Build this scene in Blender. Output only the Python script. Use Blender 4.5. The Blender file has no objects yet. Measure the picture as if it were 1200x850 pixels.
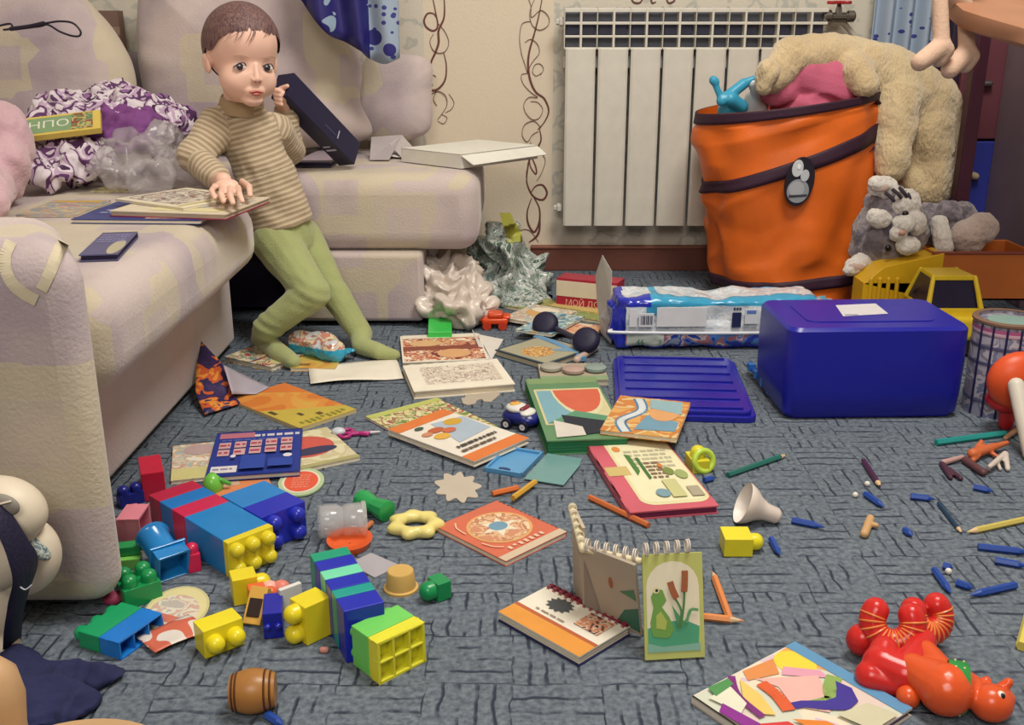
import bpy, bmesh, math, random
from mathutils import Vector, Matrix, noise, Quaternion
from mathutils.bvhtree import BVHTree
import numpy as np
R = math.radians
random.seed(4)
SC = bpy.context.scene
COL = SC.collection

# ---------------------------------------------------------------- camera, world, lights, exposure
F_PX, CAM_H = 1200.0, 0.6555
PITCH = math.atan(390 / 1200)
cd = bpy.data.cameras.new('camera'); cam = bpy.data.objects.new('camera', cd); COL.objects.link(cam)
cd.sensor_fit = 'HORIZONTAL'; cd.sensor_width = 36.0; cd.lens = 36.0 * F_PX / 1200.0
cd.clip_start = 0.02; cd.clip_end = 50
cam.location = (0, 0, CAM_H); cam.rotation_euler = (math.pi / 2 - PITCH, 0, 0)
SC.camera = cam
w = bpy.data.worlds.new('room_ambient'); SC.world = w; w.use_nodes = True
w.node_tree.nodes['Background'].inputs[0].default_value = (0.50, 0.44, 0.80, 1)
w.node_tree.nodes['Background'].inputs[1].default_value = 1.0
def area(name, loc, size, power, color, target=(0, 1.8, 0)):
    l = bpy.data.lights.new(name, 'AREA'); l.shape = 'DISK'; l.size = size; l.energy = power; l.color = color
    o = bpy.data.objects.new(name, l); COL.objects.link(o); o.location = loc
    o.rotation_euler = (Vector(target) - Vector(loc)).to_track_quat('-Z', 'Y').to_euler()
    return o
area('ceiling_lamp_light', (0.55, 1.15, 2.45), 0.9, 50, (1.0, 0.95, 0.86), (0, 1.9, 0))
area('rear_area_light', (-0.2, -0.9, 1.9), 1.0, 27, (1.0, 0.93, 0.85), (0, 1.9, 0.2))  # unseen broad area light behind the camera, without a lamp body
SC.view_settings.view_transform = 'Standard'; SC.view_settings.look = 'None'
SC.view_settings.gamma = 1.0; SC.view_settings.use_curve_mapping = False
SC.view_settings.exposure = 0.05

# ---------------------------------------------------------------- from the photograph to the room
_s, _c = math.sin(PITCH), math.cos(PITCH)
def ray(px, py):
    a = (px - 600) / F_PX; b = (425 - py) / F_PX
    return Vector((a, _c + b * _s, -_s + b * _c))
def P(px, py, z=0.0):
    d = ray(px, py); return Vector((0, 0, CAM_H)) + d * ((z - CAM_H) / d.z)
def Wp(px, py, Y):
    d = ray(px, py); return Vector((0, 0, CAM_H)) + d * (Y / d.y)
def zup(pb, pt):
    return Wp(pt[0], pt[1], P(*pb).y).z

# ---------------------------------------------------------------- materials
def lin(h):
    h = h.lstrip('#'); o = []
    for i in (0, 2, 4):
        c = int(h[i:i + 2], 16) / 255; o.append(c / 12.92 if c <= .04045 else ((c + .055) / 1.055) ** 2.4)
    return (o[0], o[1], o[2], 1)
MATS = {}
def _new(key):
    m = bpy.data.materials.new(key); m.use_nodes = True; MATS[key] = m
    return m, m.node_tree, m.node_tree.nodes['Principled BSDF']
def N(nt, typ, **kw):
    n = nt.nodes.new(typ)
    for k, v in kw.items(): setattr(n, k, v)
    return n
def C(h, rough=.55, bump=0, bs=200, metal=0, alpha=1, spec=.4, sheen=0, vary=0, trans=0):
    key = f'paint_{h.lstrip("#")}_{rough}_{bump}_{metal}_{alpha}_{sheen}_{vary}_{trans}'
    if key in MATS: return MATS[key]
    m, nt, b = _new(key); col = lin(h)
    b.inputs['Base Color'].default_value = col; b.inputs['Roughness'].default_value = rough
    b.inputs['Metallic'].default_value = metal; b.inputs['Alpha'].default_value = alpha
    b.inputs['Specular IOR Level'].default_value = spec
    b.inputs['Transmission Weight'].default_value = trans
    if sheen: b.inputs['Sheen Weight'].default_value = sheen; b.inputs['Sheen Roughness'].default_value = .5
    tc = N(nt, 'ShaderNodeTexCoord')
    nz = N(nt, 'ShaderNodeTexNoise'); nz.inputs['Scale'].default_value = 9 if vary else 30; nz.inputs['Detail'].default_value = 4
    nt.links.new(tc.outputs['Object'], nz.inputs['Vector'])
    mr = N(nt, 'ShaderNodeMapRange'); a = vary if vary else .05
    mr.inputs[1].default_value = .3; mr.inputs[2].default_value = .7
    mr.inputs[3].default_value = 1 - a; mr.inputs[4].default_value = 1 + a * .6
    nt.links.new(nz.outputs['Fac'], mr.inputs[0])
    hs = N(nt, 'ShaderNodeHueSaturation'); hs.inputs['Color'].default_value = col
    nt.links.new(mr.outputs[0], hs.inputs['Value']); nt.links.new(hs.outputs[0], b.inputs['Base Color'])
    if bump:
        n2 = N(nt, 'ShaderNodeTexNoise'); n2.inputs['Scale'].default_value = bs; n2.inputs['Detail'].default_value = 3
        nt.links.new(tc.outputs['Object'], n2.inputs['Vector'])
        bp = N(nt, 'ShaderNodeBump'); bp.inputs['Strength'].default_value = bump; bp.inputs['Distance'].default_value = .004
        nt.links.new(n2.outputs['Fac'], bp.inputs['Height']); nt.links.new(bp.outputs[0], b.inputs['Normal'])
    return m
def busy(name, cols, scale=25, rough=.45, detail=2, alpha=1, distort=.6, bump=0, voronoi=False, trans=0):
    """a printed picture: patches of several inks"""
    key = 'print_' + name
    if key in MATS: return MATS[key]
    m, nt, b = _new(key); b.inputs['Roughness'].default_value = rough; b.inputs['Alpha'].default_value = alpha
    b.inputs['Transmission Weight'].default_value = trans
    tc = N(nt, 'ShaderNodeTexCoord'); nz = N(nt, 'ShaderNodeTexNoise')
    nz.inputs['Scale'].default_value = scale; nz.inputs['Detail'].default_value = detail; nz.inputs['Distortion'].default_value = distort
    nt.links.new(tc.outputs['Object'], nz.inputs['Vector'])
    fac = nz.outputs['Fac']
    if voronoi:
        v = N(nt, 'ShaderNodeTexVoronoi'); v.inputs['Scale'].default_value = scale
        mx = N(nt, 'ShaderNodeVectorMath', operation='ADD'); sc = N(nt, 'ShaderNodeVectorMath', operation='SCALE'); sc.inputs['Scale'].default_value = .5 / scale
        nt.links.new(nz.outputs['Color'], sc.inputs[0]); nt.links.new(tc.outputs['Object'], mx.inputs[0]); nt.links.new(sc.outputs[0], mx.inputs[1])
        nt.links.new(mx.outputs[0], v.inputs['Vector']); fac = v.outputs['Distance']
    cr = N(nt, 'ShaderNodeValToRGB'); cr.color_ramp.interpolation = 'CONSTANT'
    els = cr.color_ramp.elements; n = len(cols)
    lo, hi = (0.0, .75) if voronoi else (.32, .68)
    for i, h in enumerate(cols):
        p = 0 if i == 0 else lo + (hi - lo) * i / n
        e = els[i] if i < 2 else els.new(p)
        e.position = p; e.color = lin(h)
    nt.links.new(fac, cr.inputs[0]); nt.links.new(cr.outputs[0], b.inputs['Base Color'])
    if bump:
        bp = N(nt, 'ShaderNodeBump'); bp.inputs['Strength'].default_value = bump; bp.inputs['Distance'].default_value = .004
        nt.links.new(nz.outputs['Fac'], bp.inputs['Height']); nt.links.new(bp.outputs[0], b.inputs['Normal'])
    return m
def M_(x, **k): return C(x, **k) if isinstance(x, str) else x

# ---------------------------------------------------------------- mesh builder
def frame(o, x, y, z):
    m = Matrix.Identity(4)
    for i, v in enumerate((x, y, z, o)):
        for j in range(3): m[j][i] = v[j]
    return m
def T(x=0, y=0, z=0): return Matrix.Translation((x, y, z))
def RX(a): return Matrix.Rotation(R(a), 4, 'X')
def RY(a): return Matrix.Rotation(R(a), 4, 'Y')
def RZ(a): return Matrix.Rotation(R(a), 4, 'Z')
class MB:
    def __init__(s): s.v = []; s.f = []; s.m = []; s.mats = []; s.T = Matrix.Identity(4)
    def mi(s, mat):
        mat = M_(mat)
        if mat not in s.mats: s.mats.append(mat)
        return s.mats.index(mat)
    def add(s, vs, fs, mat, tm=None):
        k = len(s.v); t = s.T @ tm if tm is not None else s.T
        s.v += [t @ Vector(p) for p in vs]; i = s.mi(mat)
        for f in fs: s.f.append([q + k for q in f]); s.m.append(i)
        return s
    def box(s, a, b, mat, tm=None):
        x0, y0, z0 = a; x1, y1, z1 = b
        return s.add([(x0,y0,z0),(x1,y0,z0),(x1,y1,z0),(x0,y1,z0),(x0,y0,z1),(x1,y0,z1),(x1,y1,z1),(x0,y1,z1)],
                     [(0,3,2,1),(4,5,6,7),(0,1,5,4),(1,2,6,5),(2,3,7,6),(3,0,4,7)], mat, tm)
    def prism(s, pts, z0, z1, mat, tm=None, side=None):
        n = len(pts); vs = [(p[0], p[1], z0) for p in pts] + [(p[0], p[1], z1) for p in pts]
        s.add(vs, [list(range(n - 1, -1, -1)), list(range(n, 2 * n))], mat, tm)
        return s.add(vs, [(i, (i + 1) % n, n + (i + 1) % n, n + i) for i in range(n)], side or mat, tm)
    def poly(s, pts, mat, tm=None): return s.add(pts, [list(range(len(pts)))], mat, tm)
    def lathe(s, prof, n, mat, tm=None, caps=True):
        vs = []; fs = []
        for r, z in prof:
            for i in range(n):
                a = 2 * math.pi * i / n; vs.append((r * math.cos(a), r * math.sin(a), z))
        for j in range(len(prof) - 1):
            for i in range(n):
                k = (i + 1) % n; fs.append((j*n+i, j*n+k, (j+1)*n+k, (j+1)*n+i))
        if caps: fs.append(list(range(n - 1, -1, -1))); fs.append([(len(prof)-1)*n + i for i in range(n)])
        return s.add(vs, fs, mat, tm)
    def ell(s, c, r, mat, tm=None, n=16, rot=None):
        if not hasattr(r, '__len__'): r = (r, r, r)
        prof = [(max(1e-5, math.sin(math.pi * i / n)), -math.cos(math.pi * i / n)) for i in range(n + 1)]
        m = T(*c) @ (rot if rot else Matrix.Identity(4)) @ Matrix.Diagonal((r[0], r[1], r[2], 1))
        return s.lathe(prof, int(n * 1.5), mat, (tm @ m) if tm is not None else m)
    def cap(s, p0, r0, p1, r1, mat, n=14):
        p0 = Vector(p0); p1 = Vector(p1); d = p1 - p0; L = max(d.length, 1e-6)
        q = d.to_track_quat('Z', 'Y').to_matrix().to_4x4(); q.translation = p0
        prof = [(max(1e-5, r0 * math.sin(math.pi / 2 * i / 5)), -r0 * math.cos(math.pi / 2 * i / 5)) for i in range(6)]
        prof += [(max(1e-5, r1 * math.cos(math.pi / 2 * i / 5)), L + r1 * math.sin(math.pi / 2 * i / 5)) for i in range(6)]
        return s.lathe(prof, n, mat, q)
    def tube(s, pts, r, mat, n=8, flat=None, closed=False):
        pts = [Vector(p) for p in pts]; k = len(pts); vs = []; fs = []; up = Vector((0, 0, 1)); prev = None
        for i, p in enumerate(pts):
            a = pts[(i - 1) % k] if (i or closed) else p; b = pts[(i + 1) % k] if (i < k - 1 or closed) else p
            t = (b - a).normalized()
            if prev is None: x = t.cross(up if abs(t.z) < .9 else Vector((0, 1, 0))).normalized()
            else: x = (prev - t * prev.dot(t)).normalized()
            prev = x; y = t.cross(x); rr = r[i] if hasattr(r, '__len__') else r
            for j in range(n):
                g = 2 * math.pi * j / n
                vs.append(p + x * (rr * math.cos(g)) + y * ((flat if flat else rr) * math.sin(g)))
        for i in range(k - 1 + (1 if closed else 0)):
            i2 = (i + 1) % k
            for j in range(n):
                j2 = (j + 1) % n; fs.append((i*n+j, i*n+j2, i2*n+j2, i2*n+j))
        if not closed: fs += [list(range(n - 1, -1, -1)), [(k - 1) * n + j for j in range(n)]]
        return s.add(vs, fs, mat)
    def grid(s, fn, nu, nv, mat, tm=None):
        vs = [fn(i / nu, j / nv) for j in range(nv + 1) for i in range(nu + 1)]
        fs = [(j*(nu+1)+i, j*(nu+1)+i+1, (j+1)*(nu+1)+i+1, (j+1)*(nu+1)+i) for j in range(nv) for i in range(nu)]
        return s.add(vs, fs, mat, tm)
    def text(s, txt, mat, tm, size=.01, extrude=0):
        cu = bpy.data.curves.new('t', 'FONT'); cu.body = txt; cu.size = size; cu.align_x = 'CENTER'; cu.align_y = 'CENTER'; cu.extrude = extrude
        cu.resolution_u = 2
        o = bpy.data.objects.new('t', cu); COL.objects.link(o); dg = bpy.context.evaluated_depsgraph_get()
        me = bpy.data.meshes.new_from_object(o.evaluated_get(dg))
        s.add([v.co.copy() for v in me.vertices], [list(p.vertices) for p in me.polygons], mat, tm)
        bpy.data.objects.remove(o); bpy.data.curves.remove(cu); bpy.data.meshes.remove(me)
        return s
    def build(s, name, parent=None, smooth=None, bevel=0, sub=0, solid=0, seg=2):
        me = bpy.data.meshes.new(name); me.from_pydata([tuple(p) for p in s.v], [], s.f)
        for m in s.mats: me.materials.append(m)
        me.polygons.foreach_set('material_index', s.m); me.validate(); me.update()
        bm = bmesh.new(); bm.from_mesh(me)
        if bevel: bmesh.ops.remove_doubles(bm, verts=bm.verts, dist=1e-6)
        bmesh.ops.recalc_face_normals(bm, faces=bm.faces) if not solid else None; bm.to_mesh(me); bm.free()
        o = bpy.data.objects.new(name, me); COL.objects.link(o)
        if parent: o.parent = parent
        if smooth is not None:
            me.polygons.foreach_set('use_smooth', [True] * len(me.polygons))
            if smooth < 180: me.set_sharp_from_angle(angle=R(smooth))
        if solid: md = o.modifiers.new('thick', 'SOLIDIFY'); md.thickness = solid; md.offset = 0
        if bevel: md = o.modifiers.new('bevel', 'BEVEL'); md.width = bevel; md.segments = seg; md.limit_method = 'ANGLE'; md.angle_limit = R(40)
        if sub: md = o.modifiers.new('sub', 'SUBSURF'); md.levels = sub; md.render_levels = sub
        return o
def blob(name, mb, parent=None, voxel=.004, smooth=4, fn=None, mat=None):
    """join overlapping solids into one continuous skin"""
    o = mb.build(name)
    md = o.modifiers.new('r', 'REMESH'); md.mode = 'VOXEL'; md.voxel_size = voxel
    if smooth: m2 = o.modifiers.new('s', 'SMOOTH'); m2.iterations = smooth; m2.factor = .5
    dg = bpy.context.evaluated_depsgraph_get(); me = bpy.data.meshes.new_from_object(o.evaluated_get(dg))
    old = o.data; o.modifiers.clear(); o.data = me; bpy.data.meshes.remove(old); me.name = name
    me.materials.clear(); me.materials.append(M_(mat) if mat else mb.mats[0])
    me.polygons.foreach_set('material_index', [0] * len(me.polygons))
    me.polygons.foreach_set('use_smooth', [True] * len(me.polygons))
    if fn:
        ns = [v.normal.copy() for v in me.vertices]
        for v, n in zip(me.vertices, ns): v.co = fn(v.co.copy(), n)
    me.update()
    if parent: o.parent = parent
    return o
def paint(o, fn, mats):
    """material per face from the face centre"""
    me = o.data
    for m in mats: me.materials.append(M_(m))
    for p in me.polygons: p.material_index = fn(p.center)
def tag(o, label, cat, group=None):
    o['label'] = label; o['category'] = cat
    if group: o['group'] = group
    return o
def thing(name, label, cat, loc=(0, 0, 0), group=None, mw=None):
    o = bpy.data.objects.new(name, None); COL.objects.link(o); o.empty_display_size = .02
    if mw is not None: o.matrix_world = mw
    else: o.location = loc
    return tag(o, label, cat, group)
def struct(o): o['kind'] = 'structure'; return o
def local(parent, o):
    """child meshes written in world coordinates: move into the parent's frame"""
    bpy.context.view_layer.update()
    o.data.transform(parent.matrix_world.inverted()); o.parent = parent; return o
def FR(A, B, Cc, z=0.0):
    """frame on the plane z: origin A, x towards B, y towards C; with the two lengths"""
    a, b, c = P(*A, z), P(*B, z), P(*Cc, z); x = (b - a).normalized(); y = (c - a).normalized(); yr = Vector((y.y, -y.x, 0))
    if x.dot(yr) > 0: x = (x + yr).normalized()
    y = Vector((-x.y, x.x, 0)); L = (b - a).dot(x); d = (c - a).dot(y)
    if d < 0: raise Exception(f'left-handed {A}{B}{Cc}')
    return frame(a, x, y, Vector((0, 0, 1))), L, d
# ================================================================= SETTING
WY = 2.886
def carpet_mat():
    m, nt, b = _new('carpet'); L = nt.links
    tc = N(nt, 'ShaderNodeTexCoord')
    nz = N(nt, 'ShaderNodeTexNoise'); nz.inputs['Scale'].default_value = 28; nz.inputs['Detail'].default_value = 2
    L.new(tc.outputs['Object'], nz.inputs['Vector'])
    sb = N(nt, 'ShaderNodeVectorMath', operation='SUBTRACT'); sb.inputs[1].default_value = (.5, .5, .5); L.new(nz.outputs['Color'], sb.inputs[0])
    sc = N(nt, 'ShaderNodeVectorMath', operation='SCALE'); sc.inputs['Scale'].default_value = .012; L.new(sb.outputs[0], sc.inputs[0])
    ad = N(nt, 'ShaderNodeVectorMath', operation='ADD'); L.new(tc.outputs['Object'], ad.inputs[0]); L.new(sc.outputs[0], ad.inputs[1])
    sx = N(nt, 'ShaderNodeSeparateXYZ'); L.new(ad.outputs[0], sx.inputs[0])
    cell = .092
    ch = N(nt, 'ShaderNodeTexChecker'); ch.inputs['Scale'].default_value = 1 / cell
    of = N(nt, 'ShaderNodeVectorMath', operation='MULTIPLY_ADD'); of.inputs[1].default_value = (1, 1, 0); of.inputs[2].default_value = (0, 0, .01)
    L.new(ad.outputs[0], of.inputs[0]); L.new(of.outputs[0], ch.inputs['Vector'])
    def stripe(o, per):
        d = N(nt, 'ShaderNodeMath', operation='DIVIDE'); d.inputs[1].default_value = per; L.new(o, d.inputs[0])
        f = N(nt, 'ShaderNodeMath', operation='FRACT'); L.new(d.outputs[0], f.inputs[0])
        s = N(nt, 'ShaderNodeMath', operation='SUBTRACT'); s.inputs[1].default_value = .5; L.new(f.outputs[0], s.inputs[0])
        a = N(nt, 'ShaderNodeMath', operation='ABSOLUTE'); L.new(s.outputs[0], a.inputs[0]); return a.outputs[0]
    s1 = stripe(sx.outputs[0], cell / 5); s2 = stripe(sx.outputs[1], cell / 4)
    mx = N(nt, 'ShaderNodeMix'); L.new(ch.outputs['Fac'], mx.inputs[0]); L.new(s1, mx.inputs[2]); L.new(s2, mx.inputs[3])
    gr = N(nt, 'ShaderNodeMapRange'); gr.inputs[1].default_value = .38; gr.inputs[2].default_value = .48; L.new(mx.outputs[0], gr.inputs[0])
    n2 = N(nt, 'ShaderNodeTexNoise'); n2.inputs['Scale'].default_value = 24; n2.inputs['Detail'].default_value = 3; L.new(tc.outputs['Object'], n2.inputs['Vector'])
    br = N(nt, 'ShaderNodeMapRange'); br.inputs[1].default_value = .42; br.inputs[2].default_value = .56; L.new(n2.outputs['Fac'], br.inputs[0])
    g = N(nt, 'ShaderNodeMath', operation='MULTIPLY'); L.new(gr.outputs[0], g.inputs[0]); L.new(br.outputs[0], g.inputs[1])
    n3 = N(nt, 'ShaderNodeTexNoise'); n3.inputs['Scale'].default_value = 130; n3.inputs['Detail'].default_value = 3; L.new(tc.outputs['Object'], n3.inputs['Vector'])
    n4 = N(nt, 'ShaderNodeTexNoise'); n4.inputs['Scale'].default_value = 6; n4.inputs['Detail'].default_value = 3; L.new(tc.outputs['Object'], n4.inputs['Vector'])
    cr = N(nt, 'ShaderNodeValToRGB'); e = cr.color_ramp.elements; e[0].position = .32; e[0].color = lin('#545d69'); e[1].position = .66; e[1].color = lin('#767f89')
    L.new(n3.outputs['Fac'], cr.inputs[0])
    hs = N(nt, 'ShaderNodeHueSaturation'); mr = N(nt, 'ShaderNodeMapRange'); mr.inputs[3].default_value = .82; mr.inputs[4].default_value = 1.15
    L.new(n4.outputs['Fac'], mr.inputs[0]); L.new(mr.outputs[0], hs.inputs['Value']); L.new(cr.outputs[0], hs.inputs['Color'])
    mc = N(nt, 'ShaderNodeMix', data_type='RGBA'); L.new(g.outputs[0], mc.inputs[0]); L.new(hs.outputs[0], mc.inputs[6]); mc.inputs[7].default_value = lin('#3a4052')
    L.new(mc.outputs[2], b.inputs['Base Color']); b.inputs['Roughness'].default_value = .95; b.inputs['Specular IOR Level'].default_value = .1
    iv = N(nt, 'ShaderNodeMath', operation='MULTIPLY_ADD'); iv.inputs[1].default_value = -1.3; L.new(g.outputs[0], iv.inputs[0]); L.new(n3.outputs['Fac'], iv.inputs[2])
    bp = N(nt, 'ShaderNodeBump'); bp.inputs['Strength'].default_value = .7; bp.inputs['Distance'].default_value = .005
    L.new(iv.outputs[0], bp.inputs['Height']); L.new(bp.outputs[0], b.inputs['Normal'])
    return m
def wall_mat():
    m, nt, b = _new('wallpaper'); L = nt.links
    tc = N(nt, 'ShaderNodeTexCoord'); sx = N(nt, 'ShaderNodeSeparateXYZ'); L.new(tc.outputs['Object'], sx.inputs[0])
    wv = N(nt, 'ShaderNodeTexWave', wave_type='RINGS'); wv.inputs['Scale'].default_value = 6; wv.inputs['Distortion'].default_value = 9; wv.inputs['Detail'].default_value = 2; wv.inputs['Detail Scale'].default_value = 2.5
    L.new(tc.outputs['Object'], wv.inputs['Vector'])
    wr = N(nt, 'ShaderNodeMapRange'); wr.inputs[1].default_value = .82; wr.inputs[2].default_value = 1; L.new(wv.outputs['Fac'], wr.inputs[0])
    a = N(nt, 'ShaderNodeMath', operation='COMPARE'); a.inputs[1].default_value = (Wp(498, 100, WY).x + Wp(648, 100, WY).x) / 2; a.inputs[2].default_value = (Wp(648, 100, WY).x - Wp(498, 100, WY).x) / 2
    L.new(sx.outputs[0], a.inputs[0])
    grey = N(nt, 'ShaderNodeMix', data_type='RGBA'); grey.inputs[6].default_value = lin('#cdc6b8'); grey.inputs[7].default_value = lin('#b3b2a9'); L.new(wr.outputs[0], grey.inputs[0])
    mc = N(nt, 'ShaderNodeMix', data_type='RGBA'); L.new(a.outputs[0], mc.inputs[0]); L.new(grey.outputs[2], mc.inputs[6]); mc.inputs[7].default_value = lin('#d9cbb6')
    L.new(mc.outputs[2], b.inputs['Base Color']); b.inputs['Roughness'].default_value = .8
    nz = N(nt, 'ShaderNodeTexNoise'); nz.inputs['Scale'].default_value = 160; L.new(tc.outputs['Object'], nz.inputs['Vector'])
    bp = N(nt, 'ShaderNodeBump'); bp.inputs['Strength'].default_value = .25; bp.inputs['Distance'].default_value = .003; L.new(nz.outputs['Fac'], bp.inputs['Height']); L.new(bp.outputs[0], b.inputs['Normal'])
    return m
XL, XR, YB = -1.75, 1.95, -1.6
struct(MB().box((XL, YB, -.1), (XR, WY + .1, 0), carpet_mat()).build('floor'))
wall = struct(MB().box((XL - .1, WY, -.1), (XR + .1, WY + .12, 2.6), wall_mat()).build('wall_back'))
struct(MB().box((XL - .12, YB, -.1), (XL, WY + .12, 2.6), '#cdc2b0').build('wall_left'))
struct(MB().box((XR, YB, -.1), (XR + .12, WY + .12, 2.6), '#cdc2b0').build('wall_right'))
struct(MB().box((XL - .12, YB - .12, -.1), (XR + .12, YB, 2.6), '#cdc2b0').build('wall_rear'))
struct(MB().box((XL - .12, YB - .12, 2.6), (XR + .12, WY + .12, 2.7), '#e6e2da').build('ceiling'))
bb0 = Wp(622, 290, WY - .02)
b_ = MB(); b_.box((bb0.x, WY - .022, 0), (XR, WY, bb0.z), C('#6e4237', .5, vary=.15)); b_.box((bb0.x, WY - .026, bb0.z - .004), (XR, WY, bb0.z + .004), C('#84503f', .5))
struct(b_.build('baseboard_back', bevel=.003))
# printed scroll border of the wallpaper
def crom(pts, k=7, closed=False):
    pts = [Vector(p) for p in pts]; out = []; n = len(pts)
    for i in range(n - 1):
        p0, p1, p2, p3 = pts[max(i-1, 0)], pts[i], pts[i+1], pts[min(i+2, n-1)]
        for j in range(k):
            t = j / k; out.append(.5 * ((2*p1) + (p2-p0)*t + (2*p0-5*p1+4*p2-p3)*t*t + (3*p1-p0-3*p2+p3)*t*t*t))
    out.append(pts[-1]); return out
def flourish(curves, name):
    mb = MB()
    for pts, th in curves:
        w3 = crom([Wp(x, y, WY - .0015) for x, y in pts], 8); n = len(w3)
        mb.tube(w3, [th * (.35 + .65 * math.sin(math.pi * min(1, max(0, i / (n - 1))))) for i in range(n)], C('#6b3f38', .5), n=6, flat=.0008)
    mb.build(name, wall)
flourish([([(506,-8),(510,12),(513,30),(508,36),(500,32),(497,24),(501,16),(508,16),(512,22)],.0026),
          ([(520,-8),(521,8),(520,22),(514,36),(514,50),(510,62),(505,74),(504,90),(507,100)],.0030),
          ([(514,28),(522,38),(526,50),(522,60),(514,62),(507,58),(504,48),(508,40)],.0026),
          ([(520,62),(523,76),(522,92),(516,102),(508,106),(500,102),(499,94),(504,87),(511,90)],.0028),
          ([(506,110),(514,107),(522,112),(524,122),(519,132),(513,140)],.0034),
          ([(526,110),(532,120),(529,128),(522,132)],.0014),([(517,134),(524,138),(520,145),(513,142)],.0014),([(512,106),(508,116),(512,124)],.002)], 'wallpaper_scroll')
flourish([([(616,-8),(622,6),(623,20),(634,12),(643,20),(642,30),(632,35),(623,28),(621,14),(626,0)],.0026),
          ([(636,-6),(632,16),(626,40),(620,62),(619,80),(622,96),(628,108),(638,116),(643,130),(638,143),(630,152)],.0030),
          ([(622,25),(612,28),(609,44),(611,62),(616,78),(618,86)],.0028),
          ([(615,50),(622,46),(630,52),(632,62),(626,70),(621,78),(619,88)],.0026),
          ([(634,86),(628,89),(624,84),(627,76),(633,75),(637,81),(633,88)],.0016),
          ([(618,86),(611,88),(613,98),(622,108),(630,114),(620,114),(614,122),(616,132),(624,140),(632,138),(636,128),(630,120),(622,119)],.0024),
          ([(634,150),(626,142),(615,146),(612,158),(618,166),(624,158),(631,154)],.0030),
          ([(632,150),(634,164),(628,176),(621,186),(618,200),(617,214)],.0028),
          ([(622,166),(622,180),(628,196),(628,204),(622,196),(620,184)],.0020),
          ([(626,182),(634,180),(639,188),(635,202),(629,212)],.0022),
          ([(617,200),(618,216),(625,230),(636,234),(641,226),(636,217),(628,218),(622,226)],.0028),
          ([(623,232),(618,248),(619,262),(626,272),(632,260),(632,244),(626,232)],.0030),
          ([(633,256),(632,270),(628,278),(620,284)],.0034),([(608,274),(613,269),(620,270),(626,276),(631,284)],.0016)], 'wallpaper_scroll')

flourish([([(738,-8),(742,2),(750,3),(754,-4)],.0026),([(762,-8),(764,3),(769,2)],.0024),([(780,-8),(783,3),(790,1),(792,-6)],.0026)], 'wallpaper_scroll')
# ---------------------------------------------------------------- radiator
RYF = 2.80
rx0, rx1 = Wp(660, 150, RYF).x, Wp(1002, 150, RYF).x
NS = 8; sw = (Wp(697.5, 150, RYF).x - rx0)
rz0, rz1 = Wp(700, 265, RYF).z, Wp(700, 9, RYF).z
zp = Wp(700, 57, RYF).z
rad = thing('radiator', 'white sectional wall radiator behind the orange toy basket', 'radiator', (rx0, RYF, rz0))
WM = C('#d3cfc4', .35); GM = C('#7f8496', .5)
H = rz1 - rz0; Z = zp - rz0; D = WY - RYF - .015
def section():
    b = MB(); g = .0035
    b.prism([(g, .004), (g + .006, 0), (sw - g - .006, 0), (sw - g, .004), (sw - g, .012), (g, .012)], 0, Z, WM)
    b.box((sw / 2 - .003, .002, 0), (sw / 2 + .003, D, H), WM)
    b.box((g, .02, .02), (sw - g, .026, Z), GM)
    b.box((.0, .03, Z - .05), (sw, D, Z - .02), WM)
    for z, t in ((H - .006, .010), (H - .038, .007), (H - .071, .006), (Z, .006)): b.box((.001, .003, z - t / 2), (sw - .001, .035, z + t / 2), WM)
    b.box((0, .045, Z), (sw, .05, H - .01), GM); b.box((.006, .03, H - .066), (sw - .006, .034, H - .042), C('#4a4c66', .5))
    b.box((-.0012, .004, Z), (.0012, .04, H + .004), WM)
    return b
sec = section().build('section', rad, bevel=.0015); sec.location = (0, 0, 0)
for k in range(1, NS):
    s_ = sec.copy(); COL.objects.link(s_); s_.location = (k * sw, 0, 0)
b = MB(); b.lathe([(.011, 0), (.013, .004), (.013, .01), (.008, .014), (.008, .02)], 6, C('#c9c6bd', .3)); b.build('end_plug', rad, smooth=30).matrix_local = T(-.001, .03, H - .035) @ RY(-90)
b = MB(); b.lathe([(.011, 0), (.013, .004), (.013, .01), (.008, .014), (.008, .02)], 6, C('#c9c6bd', .3)); b.build('end_plug', rad, smooth=30).matrix_local = T(-.001, .03, .045) @ RY(-90)
v = Wp(985, 19, RYF); vl = (v.x - rx0, .02, v.z - rz0)
b = MB(); b.lathe([(.012, -.04), (.016, -.035), (.016, -.02), (.010, -.016), (.010, .02), (.015, .024), (.015, .04), (.010, .044)], 12, C('#8d8a86', .25, metal=.9)); b.T = RY(-90); b.lathe([(.010, 0), (.008, .02), (.005, .03)], 10, C('#8d8a86', .25, metal=.9))
o = b.build('valve', rad, smooth=30); o.matrix_local = T(*vl) @ RY(90)
b = MB(); pts = []
for i in range(24):
    a = 2 * math.pi * i / 24; r = .021 * (1 + .22 * math.cos(6 * a)); pts.append((r * math.cos(a), r * math.sin(a)))
b.prism([(p[0]*1.3, p[1]*1.3) for p in pts], 0, .008, C('#a8242c', .35))
o2 = b.build('valve_wheel', o, bevel=.002); o2.matrix_local = RY(-90) @ T(0, 0, .03) @ RX(0)
b = MB(); pz = .06
b.tube([(NS * sw - .01, .045, .03), (NS * sw + .03, .045, .03), (NS * sw + .05, .045, -.03), (NS * sw + .05, .045, -rz0 + .01)], .008, C('#b9b4aa', .4), n=10)
b.tube([(NS * sw - .01, .045, H - .035), (NS * sw + .05, .045, H - .035), (NS * sw + .085, .045, H - .07), (NS * sw + .085, .045, -rz0 + .01)], .009, C('#b9b4aa', .4), n=10)
b.build('pipe', rad, smooth=60)

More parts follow.
